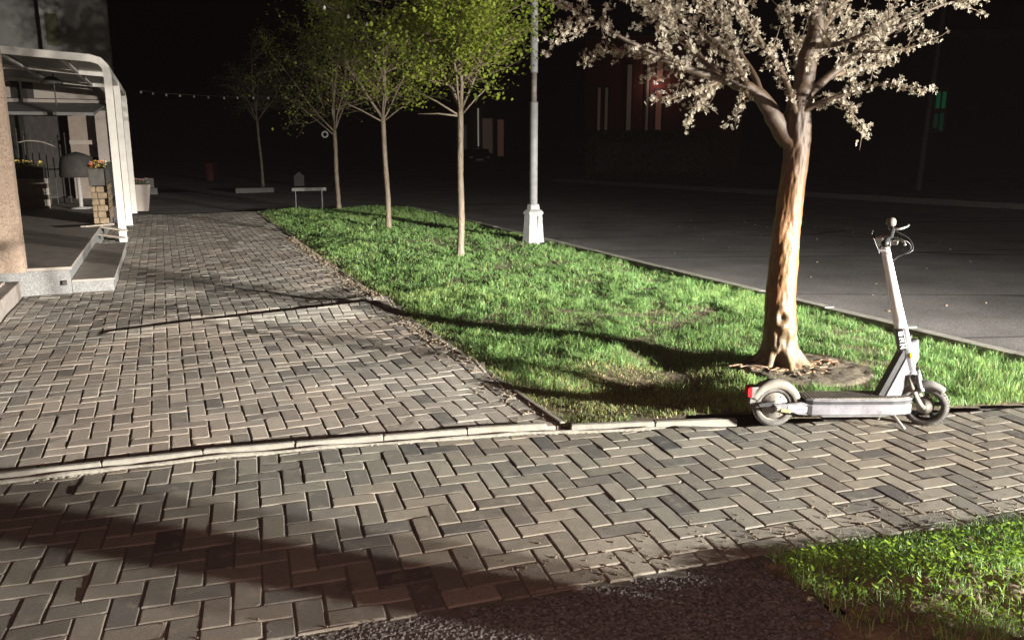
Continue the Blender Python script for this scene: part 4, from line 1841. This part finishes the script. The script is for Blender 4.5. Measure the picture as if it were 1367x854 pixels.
m.lathe([(.002, .032), (.018, .03), (.026, .018), (.027, 0), (.024, -.012), (.002, -.013)], 16, Matrix.Translation(CK(.045, .09, .105)))
m.build('bell', M_HUB, sc, True)
for k, (s, L) in enumerate(((-.12, .0), (.11, .03))):
    m = MB()
    m.tube(smooth_path([CK(.05, s, .055), CK(.12, s * .8, .03 - L), CK(.13, s * .4, -.03 - L), CK(.06, s * .1, -.07), CK(.03, 0, -.09)], 5), .0035, 6)
    m.build('brake_cable', M_SBLACK, sc, True)
m = MB()
cbox(m, .055, 0, .02, (.035, .045, .035), 0, .2, .006)
m.build('headlight', M_DUST, sc)

# ------------------------------------------------------------------ terrace building at the left (built in sidewalk axes: x across, y along)
M_PIER = surf('pink granite render', (.24, .175, .135), (.46, .345, .265), 45, .9, 1.0, 80, .012, obj=True, dirt=(.36, .26, .2), dirt_scale=5, dirt_lo=.5)
M_GRAN = surf('speckled granite', (.10, .10, .102), (.29, .285, .28), 70, .75, .5, 140, .003, obj=True, dirt=(.10, .1, .1), dirt_scale=60, dirt_lo=.56)
M_SLAB = surf('dark stone slab', (.24, .205, .18), (.36, .315, .28), 6, .7, .25, 60, .003, obj=True)
M_PERG = surf('white metal post', (.66, .62, .57), (.80, .76, .71), 6, .45, .1, 30, .003, obj=True)
M_PANEL = surf('smoky roof sheet', (.16, .15, .14), (.24, .225, .21), 2, .4, obj=True)
M_WALL = surf('grey plaster wall', (.30, .28, .275), (.48, .45, .435), 1.1, .9, .3, 20, .01, obj=True, dirt=(.19, .18, .18), dirt_scale=1.3, dirt_lo=.50)
M_DWALL = surf('dark plaster wall', (.17, .165, .16), (.24, .235, .225), 2, .9, .3, 20, .01, obj=True)
M_BAND = surf('pale fascia', (.34, .29, .26), (.44, .38, .34), 3, .8, .2, 30, .004, obj=True)
M_DARK = surf('dark timber', (.03, .026, .024), (.06, .052, .046), 8, .8, .3, 40, .004, obj=True)
M_TAN = surf('tan door', (.24, .19, .155), (.32, .255, .21), 5, .7, obj=True)
M_IRON = surf('black iron', (.05, .048, .045), (.09, .085, .08), 20, .6, obj=True)


def uthing(name, label, cat, group=None):
    return thing(name, label, cat, (0, 0, 0), ROT, group)


def ub(v0, v1, u0, u1, z0, z1, name, mat, parent, ch=0.0):
    m_ = MB()
    m_.box((0, 0, 0), (v1 - v0, u1 - u0, z1 - z0), ch=ch)
    o_ = m_.build(name, mat, parent)
    o_.location = ((v0 + v1) / 2, (u0 + u1) / 2, (z0 + z1) / 2)
    return o_


bld = uthing('building', 'grey building with pink pier, awning and terrace at the sidewalk edge', 'building')
ub(-2.6, -1.42, 9.98, 10.14, .28, 3.4, 'pier', M_PIER, bld)
ub(-8.0, -2.45, 24.3, 24.8, -.2, 9.0, 'recessed_wall', M_DWALL, bld)
ub(-2.45, -.95, 24.0, 24.6, 3.41, 9.0, 'upper_wall', M_WALL, bld)
ub(-8.0, -1.0, 23.6, 23.9, 2.72, 3.4, 'fascia', M_BAND, bld)
ub(-8.0, -1.0, 23.55, 23.92, 2.62, 2.70, 'fascia_moulding', M_BAND, bld)
ub(-8.0, -1.1, 23.95, 24.2, .3, 2.7, 'back_wall', M_DARK, bld)
for k in range(4):
    ub(-2.72, -2.60, 11.0 + k * .0, 11.1, 2.75 + k * .09, 2.80 + k * .09, 'louvre_slat', M_BAND, bld)
wf = ub(-3.18, -2.72, 23.54, 23.60, 2.70, 3.22, 'window', M_DARK, bld)
o = ub(-2.99, -2.95, 23.46, 23.50, 2.62, 3.25, 'wall_pipe', M_PERG, bld)
ub(-2.34, -2.06, 23.98, 24.02, 4.0, 4.75, 'shutter', surf('olive shutter', (.17, .165, .10), (.22, .21, .14), 4, .8, obj=True), bld)
dr = ub(-2.02, -1.62, 23.3, 23.36, .3, 2.35, 'door', M_TAN, bld)
ub(-2.03, -1.45, 23.22, 23.30, 1.62, 1.72, 'door_rail', M_BAND, bld)
ub(-1.62, -1.12, 23.5, 23.6, 1.3, 2.3, 'grey_panel', M_WALL, bld)
ub(-1.40, -1.16, 22.9, 23.5, 1.2, 2.42, 'side_jamb', M_BAND, bld)
# awning: slanted sheet under the fascia
m = MB()
m.add([(-8, 23.5, 2.60), (-1.15, 23.5, 2.60), (-1.35, 21.9, 2.34), (-8, 21.9, 2.34), (-8, 23.5, 2.57), (-1.15, 23.5, 2.57), (-1.35, 21.9, 2.27), (-8, 21.9, 2.27)],
      [(0, 1, 2, 3), (7, 6, 5, 4), (3, 2, 6, 7), (0, 4, 5, 1), (1, 5, 6, 2), (0, 3, 7, 4)])
m.build('awning', M_DWALL, bld)

steps = uthing('stone_steps', 'two granite steps with dark slabs up to the terrace', 'steps')
ub(-8.0, -1.02, 10.15, 24.0, -.05, .265, 'upper_step', M_GRAN, steps, .004)
ub(-8.0, -1.0, 10.13, 13.9, .267, .30, 'upper_slab', M_SLAB, steps, .004)
ub(-8.0, -1.0, 13.91, 24.0, .267, .298, 'terrace_slab', M_SLAB, steps, .004)
ub(-1.018, -.60, 10.2, 13.9, -.05, .118, 'lower_step', M_GRAN, steps, .004)
ub(-1.017, -.585, 10.18, 13.91, .12, .145, 'lower_slab', M_SLAB, steps, .004)
ub(-1.10, -1.06, 10.11, 10.15, .10, .15, 'bolt_block', M_DARK, steps)
curb = uthing('stone_plinth', 'pale stone plinth under the pink pier', 'plinth')
ub(-3.0, -1.50, 6.0, 10.12, -.1, .17, 'plinth_face', surf('pale plinth', (.20, .17, .155), (.29, .255, .23), 14, .85, .4, 60, obj=True), curb, .006)
ub(-3.0, -1.62, 6.0, 9.97, .171, .20, 'plinth_slab', M_SLAB, curb, .004)

# pergola
pg = uthing('pergola', 'white metal pergola with rounded corners over the terrace', 'pergola')
for k, u in enumerate((15.4, 18.55, 22.2)):
    m = MB()
    H_ = 2.97
    pth = [(-.69, u, -.02), (-.69, u, 1.3), (-.69, u, H_ - .28), (-.71, u, H_ - .13), (-.79, u, H_ - .04), (-.93, u, H_), (-1.6, u, H_ + .04), (-2.4, u, H_ + .09), (-4.2, u, H_ + .16)]
    vs, fs = [], []
    hw, hd2 = .058, .055
    for i, p in enumerate(pth):
        a = Vector(pth[max(i - 1, 0)])
        b = Vector(pth[min(i + 1, len(pth) - 1)])
        t_ = (b - a).normalized()
        nrm = Vector((t_.z, 0, -t_.x))
        for (p1, q1) in ((-1, -1), (1, -1), (1, 1), (-1, 1)):
            vs.append(Vector(p) + nrm * (hw * p1) + Vector((0, hd2 * q1, 0)))
    for i in range(len(pth) - 1):
        for j in range(4):
            jj = (j + 1) % 4
            fs.append((i * 4 + j, i * 4 + jj, i * 4 + 4 + jj, i * 4 + 4 + j))
    fs.append((3, 2, 1, 0))
    fs.append(tuple(range(len(vs) - 4, len(vs))))
    m.add(vs, fs)
    m.build('bent_post', M_PERG, pg)
ub(-.745, -.655, 15.46, 22.5, 2.74, 2.86, 'eaves_beam', M_PERG, pg)
ub(-.755, -.645, 22.26, 22.50, 2.66, 2.738, 'beam_end', M_PERG, pg)
for v in (-1.35, -2.2, -3.1):
    ub(v - .03, v + .03, 15.46, 22.4, 2.925 + (-v - .9) * .045, 2.975 + (-v - .9) * .045, 'rafter', M_PERG, pg)
for k in range(2):
    u0, u1 = ((15.46, 18.49), (18.61, 22.14))[k]
    m = MB()
    m.add([(-.80, u0, 2.985), (-4.2, u0, 3.165), (-4.2, u1, 3.165), (-.80, u1, 2.985), (-.80, u0, 3.0), (-4.2, u0, 3.18), (-4.2, u1, 3.18), (-.80, u1, 3.0)],
          [(3, 2, 1, 0), (4, 5, 6, 7), (0, 1, 5, 4), (1, 2, 6, 5), (2, 3, 7, 6), (3, 0, 4, 7)])
    m.build('roof_sheet', M_PANEL, pg)

# stone planter wall with flowers
pl = uthing('planter_wall', 'narrow stone pillar wall carrying a dark flower box behind the first pergola post', 'planter')
ub(-1.12, -.93, 15.62, 17.2, .28, .92, 'core', M_SAND, pl)
M_STONE = surf('yellow stone', (.17, .12, .075), (.34, .25, .16), 14, .85, .7, 60, .006)
for r in range(6):
    z0 = .30 + r * .105
    cut = random.uniform(.35, .65)
    for a_, b_ in ((0, cut), (cut, 1)):
        m = MB()
        m.box((0, 0, 0), (.20 * (b_ - a_) - .008, .05, .095), ch=.01)
        o = m.build('stone', M_STONE, pl)
        o.location = (-1.125 + .20 * (a_ + b_) / 2, 15.60, z0 + .05)
    for q in range(6):
        m = MB()
        m.box((0, 0, 0), (.05, .25, .095), ch=.01)
        o = m.build('stone', M_STONE, pl)
        o.location = (-.915, 15.70 + .13 * (r % 2) + q * .262, z0 + .05)
ub(-1.14, -.90, 15.575, 17.2, .935, 1.22, 'flower_box', surf('dark flower box', (.07, .062, .058), (.11, .10, .09), 9, .8, obj=True), pl, .01)


def flowers(parent, v0, v1, u0, u1, z, n, cols, nm='flowers'):
    m_ = [MB() for _ in cols]
    lf = MB()
    for k in range(n):
        v = random.uniform(v0, v1)
        u = random.uniform(u0, u1)
        zz = z + random.uniform(.0, .11)
        r = random.uniform(.012, .028)
        Mx_ = Matrix.Translation((v, u, zz)) @ Matrix.Rotation(random.uniform(-.8, .8), 4, 'X') @ Matrix.Rotation(random.uniform(-.8, .8), 4, 'Y')
        random.choice(m_).lathe([(.001, .0), (r, r * .35), (r * .9, r * .5), (.002, r * .15)], 6, Mx_)
        for q in range(4):
            Mx_ = Matrix.Translation((v + random.gauss(0, .03), u + random.gauss(0, .03), z + random.uniform(-.03, .07))) @ Matrix.Rotation(random.random() * 6, 4, 'Z') @ Matrix.Rotation(random.uniform(-.9, .9), 4, 'X')
            lf.add([Mx_ @ Vector(p) for p in ((-.03, 0, 0), (0, .012, .006), (.035, 0, -.004), (0, -.012, .006))], [(0, 1, 2, 3)])
    for mm, c in zip(m_, cols):
        mm.build(nm, c, parent, kind='stuff')
    lf.build('leaves', surf('flower leaf', (.04, .07, .02), (.07, .11, .03), 20, .7), parent, kind='stuff')


FR = surf('red petals', (.75, .10, .04), (.85, .22, .08), 20, .6)
FO = surf('orange petals', (.85, .36, .05), (.9, .5, .1), 20, .6)
FP = surf('cream petals', (.8, .7, .55), (.85, .8, .7), 20, .6)
FY = surf('yellow petals', (.75, .6, .08), (.85, .7, .15), 20, .6)
FK = surf('pink petals', (.6, .25, .25), (.7, .35, .32), 20, .6)
flowers(pl, -1.12, -.92, 15.6, 17.1, 1.22, 170, (FR, FO, FP))
pb = uthing('flower_planter', 'wide grey planter with yellow and pink flowers by the terrace fence', 'planter')
ub(-3.3, -2.30, 19.9, 20.3, .30, .92, 'body', surf('worn render', (.18, .155, .13), (.27, .235, .20), 6, .9, .5, 30, .006, obj=True), pb, .01)
ub(-3.32, -2.28, 19.88, 20.32, .925, 1.18, 'box', M_DARK, pb, .01)
ub(-2.28, -2.22, 19.9, 19.96, .30, .92, 'corner_post', M_BAND, pb)
flowers(pb, -3.28, -2.32, 19.9, 20.3, 1.18, 120, (FY, FY, FK))
# loose boards at the pillar's foot
for k, (v, u, z, a, tl, L, dep) in enumerate(((-1.02, 14.9, .335, 1.15, .05, .9, 'pale board lying flat over the step corner'), (-.86, 15.25, .25, -.5, .14, .55, 'short board leaning down from the terrace to the post foot'), (-.80, 14.5, .19, -.62, .1, .5, 'small board slanting off the terrace corner'))):
    m = MB()
    m.box((0, 0, 0), (L, .085, .022), ch=.003, M=Matrix.Rotation(tl, 4, 'Y'))
    o = m.build('board', surf('weathered board', (.34, .29, .24), (.48, .42, .35), 6, .8, .3, 40, obj=True))
    x, y = XY(v, u)
    o.location = (x, y, z)
    o.rotation_euler = (0, 0, ROT + a)
    tag(o, dep, 'board')
# iron fence across the back of the terrace
fe = uthing('iron_fence', 'black wrought iron fence with an arched rail inside the terrace', 'fence')
for k in range(13):
    v = -3.6 + k * .135
    m = MB()
    m.tube([(v, 21.6, .30), (v, 21.6, 1.82 + .1 * math.sin(k * .5))], .011, 6)
    m.lathe([(.001, .06), (.02, .0), (.001, -.03)], 6, Matrix.Translation((v, 21.6, 1.86 + .1 * math.sin(k * .5))))
    m.build('bar', M_IRON, fe)
for zz in (.42, 1.05):
    ub(-3.65, -1.95, 21.585, 21.615, zz, zz + .03, 'rail', M_IRON, fe)
m = MB()
m.tube(smooth_path([(-2.9, 21.57, 1.66), (-2.7, 21.57, 1.70), (-2.4, 21.57, 1.66), (-2.05, 21.57, 1.50)], 5), .013, 6)
m.build('arched_rail', M_BAND, fe, True)
# covered table on one pale leg
ct = uthing('covered_table', 'small round table under a dark cover on one pale leg', 'table')
m = MB()
m.lathe([(.001, 1.47), (.13, 1.44), (.30, 1.36), (.335, 1.2), (.35, .98), (.34, .95), (.3, .95)], 18, Matrix.Translation((-1.62, 19.6, 0)))
m.build('cover', M_DARK, ct, True)
m = MB()
m.tube([(-1.62, 19.6, .31), (-1.62, 19.6, .97)], .04, 12)
m.lathe([(.001, .34), (.2, .325), (.22, .3)], 16, Matrix.Translation((-1.62, 19.6, 0)))
m.build('leg', M_WALL, ct, True)
# hanging lamp under the pergola roof
hl = uthing('hanging_lamp', 'black dome lamp on a thin rod under the pergola roof', 'lamp')
m = MB()
m.lathe([(.02, 2.66), (.10, 2.64), (.19, 2.56), (.21, 2.52), (.19, 2.525)], 18, Matrix.Translation((-1.86, 19.0, .26)))
m.build('dome', M_IRON, hl, True)
m = MB()
m.tube([(-1.82, 19.0, 2.36), (-1.82, 19.0, 3.02)], .012, 6)
m.build('rod', M_IRON, hl)
# tall planter beyond the last post
fp = uthing('tall_planter', 'small tapered planter with low greenery beside the last pergola post', 'planter')
m = MB()
q0, q1 = .16, .25
m.add([(-.55 + a_ * q0, 23.4 + b_ * q0, -.05) for a_, b_ in ((-1, -1), (1, -1), (1, 1), (-1, 1))] + [(-.55 + a_ * q1, 23.4 + b_ * q1, .62) for a_, b_ in ((-1, -1), (1, -1), (1, 1), (-1, 1))],
      [(3, 2, 1, 0), (4, 5, 6, 7), (0, 1, 5, 4), (1, 2, 6, 5), (2, 3, 7, 6), (3, 0, 4, 7)])
m.build('pot', M_BAND, fp)
flowers(fp, -.75, -.35, 23.2, 23.6, .66, 40, (FK,), 'buds')

# unseen thick post added by the driveway to cast the foreground shadow band
bo = thing('shadow_post', 'unseen round post added beside the driveway to cast a shadow band', 'shadow_post', (2.95, 1.85, -.03))
m = MB()
m.lathe([(.19, -.1), (.19, .9), (.185, .93)], 28)
m.build('post', M_KERB, bo, True)
m = MB()
m.lathe([(.184, .931), (.20, .95), (.20, 1.0), (.16, 1.06), (.09, 1.09), (.001, 1.1)], 28)
m.build('cap', M_KERB, bo, True)

# ------------------------------------------------------------------ far side: barrier, hedge, car, houses, lights
M_DIM = surf('dim concrete', (.10, .098, .095), (.15, .147, .14), 5, .9)
ba = uthing('plank_barrier', 'dim grey plank barrier on thin legs at the far end of the lawn', 'barrier')
ub(3.0, 3.86, 21.6, 21.68, .46, .54, 'plank', surf('pale plank', (.11, .11, .105), (.15, .15, .14), 8, .8, obj=True), ba)
ub(3.735, 3.765, 21.62, 21.65, -.1, .46, 'leg', M_DIM, ba)
ub(3.08, 3.10, 21.63, 21.65, -.1, .46, 'leg', M_IRON, ba)
bt = uthing('kerb_block', 'long pale concrete block on the far side of the side road', 'block')
ub(2.4, 3.75, 31.6, 31.9, -.12, .08, 'block', M_DIM, bt, .02)
bx = uthing('small_kiosk', 'small grey house-shaped box far off behind the barrier', 'box')
ub(5.15, 5.57, 36.3, 36.7, -.12, .30, 'body', M_DIM, bx)
m = MB()
m.add([(5.12, 36.25, .30), (5.60, 36.25, .30), (5.36, 36.25, .50), (5.12, 36.75, .30), (5.60, 36.75, .30), (5.36, 36.75, .50)], [(0, 1, 2), (5, 4, 3), (0, 2, 5, 3), (1, 4, 5, 2), (0, 3, 4, 1)])
m.build('roof', M_DIM, bx)
fs_ = uthing('far_steps', 'two pale stone steps far off beyond the last pergola post', 'steps')
ub(-2.2, -.2, 32.0, 32.4, -.12, .12, 'step', M_DIM, fs_)
ub(-2.2, -.3, 32.4, 32.9, -.12, .45, 'step', M_DIM, fs_)
rb = uthing('red_bin', 'small dim red bin far down the street', 'bin')
m = MB()
m.lathe([(.25, -.15), (.32, .65), (.34, .66), (.34, .72), (.001, .78)], 16, Matrix.Translation((2.2, 43.5, 0)))
m.build('bin_body', surf('red plastic', (.05, .006, .006), (.07, .01, .008), 5, .7), rb, True)

# hedge
hg = thing('hedge', 'tall dark clipped hedge across the road', 'hedge', (5.8, 45.0, 0))
m = MB()
m.box((1.6, .0, 1.0), (6.4, 1.6, 2.2), ch=.35)
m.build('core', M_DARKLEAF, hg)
n = 9000
px = rng.uniform(-1.9, 5.0, n)
py = rng.uniform(-1.0, 1.0, n)
pz = rng.uniform(-.1, 2.35, n)
g = (np.abs(py) > .7) | (pz > 2.0) | (px < -1.5)
px, py, pz = px[g], py[g], pz[g]
n = len(px)
pz = pz * (1 - .25 * np.clip((-1.2 - px) / .7, 0, 1))
V = np.zeros((n, 4, 3))
a = rng.uniform(0, 6.28, n)
for q, (l, s) in enumerate(((-1, 0), (0, .6), (1, 0), (0, -.6))):
    V[:, q, 0] = px + .09 * (l * np.cos(a) - s * np.sin(a))
    V[:, q, 1] = py + rng.normal(0, .03, n)
    V[:, q, 2] = pz + .09 * (l * np.sin(a) + s * np.cos(a))
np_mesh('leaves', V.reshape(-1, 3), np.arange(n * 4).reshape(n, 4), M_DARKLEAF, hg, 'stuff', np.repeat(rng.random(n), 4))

# parked car, seen from behind
car = thing('parked_car', 'dark hatchback parked across the road, seen from behind', 'car', (-2.75, 66.0, -.1), math.radians(8))
M_CAR = surf('dark car paint', (.02, .02, .022), (.03, .03, .033), 3, .25)
M_GLASS = surf('car glass', (.01, .01, .012), (.015, .015, .018), 3, .08)
body = [(-2.1, .35), (-2.15, .75), (-1.95, .98), (-1.55, 1.02), (-1.0, 1.40), (.4, 1.45), (1.05, 1.02), (2.0, .85), (2.15, .55), (2.1, .28), (-2.0, .25)]
m = MB()
R_ = Matrix(((0, 0, 1, 0), (1, 0, 0, 0), (0, 1, 0, 0), (0, 0, 0, 1)))
m.prism(body[::-1], -.85, .85, R_, .08)
m.build('body', M_CAR, car, True)
m = MB()
m.add([(-.62, -1.60, 1.035), (.62, -1.60, 1.035), (.54, -1.06, 1.385), (-.54, -1.06, 1.385)], [(0, 1, 2, 3)])
o = m.build('rear_window', M_GLASS, car)
o.location = (0, -.03, .03)
m = MB()
m.box((0, -2.17, .62), (.56, .02, .13), ch=.006)
m.build('number_plate', surf('white plate', (.75, .75, .75), (.85, .85, .85), 5, .4), car)
for s in (-1, 1):
    m = MB()
    m.box((s * .66, -2.12, .80), (.26, .08, .14), ch=.02)
    m.build('tail_lamp', surf('dark red lens', (.25, .01, .01), (.3, .02, .02), 5, .3), car)
for sx in (-1, 1):
    for sy in (-1.35, 1.35):
        m = MB()
        m.lathe([(.0, -.1), (.2, -.1), (.3, -.09), (.32, -.05), (.32, .05), (.3, .09), (.2, .1), (.0, .1)], 20, Matrix.Translation((sx * .76, sy, .32)) @ Matrix.Rotation(math.radians(90), 4, 'Y'))
        m.build('wheel', M_SBLACK, car, True)

# houses across the road
M_RED = surf('dark red brick', (.16, .035, .025), (.24, .055, .04), 4, .9, .3, 10, .01, obj=True)
M_LWIN = emis('dim lit window', (1.0, .45, .30), .028)
M_LWIN2 = emis('dim warm window', (.9, .58, .42), .020)


def bxo(c, d, name, mat, parent, ch=0.0):
    m_ = MB()
    m_.box((0, 0, 0), d, ch=ch)
    o_ = m_.build(name, mat, parent)
    o_.location = c
    return o_


rbld = thing('red_house', 'dim red house with tall lit window strips behind the hedge', 'house', (10.5, 70, 0))
bxo((2.0, 4, 5.0), (13, 8, 10.4), 'wall', M_RED, rbld)
bxo((2.0, 4, 10.4), (13.6, 8.6, .4), 'roof', M_DARK, rbld)
for x, wd, z0, z1, mt in ((-3.35, .22, 2.3, 6.2, M_LWIN2), (-2.75, .22, 2.3, 6.2, M_LWIN2), (-.9, .35, 2.3, 8.0, M_LWIN2), (.6, .18, 2.3, 8.8, M_LWIN2), (1.55, .45, 2.3, 6.0, M_LWIN), (1.55, .45, 6.7, 9.2, M_LWIN)):
    f_ = bxo((x, -.02, (z0 + z1) / 2), (wd + .3, .16, z1 - z0 + .3), 'window', M_DARK, rbld)
    bxo((x, -.12, (z0 + z1) / 2), (wd, .05, z1 - z0), 'pane', mt, f_).location = (0, -.1, 0)
# porch light: a small point on the facade
m = MB()
m.lathe([(.001, .09), (.07, .05), (.08, 0), (.05, -.07), (.001, -.08)], 12, Matrix.Translation((1.35, -.25, 6.5)))
m.build('wall_lamp', emis('lit lamp', (1, .75, .7), .5), rbld, True)
wl = bpy.data.lights.new('wall_lamp_light', 'POINT')
wl.energy = 22
wl.color = (1.0, .75, .7)
wl.shadow_soft_size = .12
wlo = bpy.data.objects.new('wall_lamp_light', wl)
wlo.location = (11.85, 69.2, 6.5)
COL.objects.link(wlo)
pb_ = thing('pale_house', 'dim house with two lit doorway panels behind the parked car', 'house', (-2.6, 78, 0))
bxo((.2, 3, 3.4), (6.0, 6, 7.0), 'wall', M_DARK, pb_)
bxo((.2, 3, 7.0), (6.4, 6.4, .3), 'roof', M_IRON, pb_)
for x, wd, z0, z1, mt in ((.35, .9, .9, 4.0, M_LWIN2), (1.55, .55, .6, 3.9, M_LWIN), (-2.0, .8, 1.2, 3.4, emis('faint pane', (.7, .7, .7), .012))):
    f_ = bxo((x, -.02, (z0 + z1) / 2), (wd + .3, .16, z1 - z0 + .3), 'window', M_IRON, pb_)
    bxo((0, 0, 0), (wd, .05, z1 - z0), 'pane', mt, f_).location = (0, -.1, 0)
bxo((-.5, -.3, 3.2), (.12, .12, 3.4), 'glow_pole', emis('glowing pole', (1, .9, .75), .16), pb_)  # reflective pole, its sheen put in as glow
gh = thing('dark_house', 'unlit house with one small green window beyond the road', 'house', (21.5, 42.5, 0))
bxo((3.0, 4, 3.3), (12, 8, 6.8), 'wall', surf('black wall', (.006, .006, .006), (.01, .01, .01), 3, .9), gh)
bxo((3.0, 4, 6.9), (12.6, 8.6, .4), 'roof', M_DARK, gh)
M_GRN = emis('green pane', (.03, .50, .20), .055)
M_GRN2 = emis('dim green pane', (.06, .42, .22), .022)
f_ = bxo((-.15, -.02, 3.3), (.75, .16, 2.2), 'window', M_IRON, gh)
for x, z, hh, mt in ((-.14, .50, .80, M_GRN), (.15, .50, .80, M_GRN), (-.15, -.50, .70, M_GRN2), (.13, -.55, .85, M_GRN2)):
    bxo((0, 0, 0), (.17, .05, hh), 'pane', mt, f_).location = (x, -.1, z)
fpole = thing('far_lamp_post', 'thin dim pole across the road beside the green window', 'lamp post', (15.7, 32.0, -.1))
m = MB()
m.tube([(-.1, 0, 0), (.0, 0, 3.0), (.25, 0, 8.0)], [.11, .10, .08], 12)
m.build('pole', surf('grey pole', (.12, .12, .13), (.16, .16, .17), 5, .7), fpole, True)
m = MB()
m.tube(smooth_path([(.25, 0, 8.0), (.2, 0, 8.3), (-.3, 0, 8.5), (-.9, 0, 8.5)], 4), .05, 8)
m.build('arm', M_IRON, fpole, True)

# strings of festoon bulbs
M_BULB = emis('festoon bulb', (1.0, .93, .82), .16)
M_BULB2 = emis('dim festoon bulb', (1.0, .95, .85), .045)


def festoon(label, pts, Y, mat, r):
    P = [at(px_, py_, Y_) for (px_, py_), Y_ in zip(pts, Y)]
    fsn = thing('string_light', label, 'string light', P[0])
    o0 = P[0]
    m_ = MB()
    m_.tube([p - o0 for p in P], .008, 5)
    m_.build('cable', M_IRON, fsn)
    for p in P:
        mm = MB()
        mm.lathe([(.002, .0), (r * .5, -.02), (r, -.02 - r), (r * .8, -.02 - 1.8 * r), (.002, -.02 - 2.2 * r)], 10, Matrix.Translation(p - o0))
        mm.build('bulb', mat, fsn, True)


festoon('string of small dim bulbs hung level across the far end of the street',
        [(188, 121), (204, 123), (222, 125), (240, 126), (259, 127), (278, 128), (299, 129), (317, 129), (338, 129), (358, 129), (382, 128), (404, 126)],
        np.linspace(27, 30, 12), M_BULB2, .032)
festoon('string of bulbs sagging through the crowns of the young trees',
        [(410, -6), (433, 7), (465, 19), (490, 29), (515, 40), (537, 48), (557, 55), (576, 60), (608, 68), (622, 72), (637, 73)],
        np.linspace(12.9, 12.1, 11), M_BULB, .021)

# thin night haze in the headlamps' beam
m = MB()
m.box((0, 180, 4.9), (612, 494, 12.4))
hm = bpy.data.materials.new('haze')
hm.use_nodes = True
ht = hm.node_tree
ht.nodes.remove(ht.nodes['Principled BSDF'])
pv = ht.nodes.new('ShaderNodeVolumePrincipled')
pv.inputs['Color'].default_value = (.90, .90, .92, 1)
pv.inputs['Density'].default_value = .0002
ht.links.new(pv.outputs[0], ht.nodes['Material Output'].inputs['Volume'])
m.build('haze', hm, kind='stuff')

for o in list(bpy.data.objects):
    if o.type == 'MESH':
        o.data.name = o.name
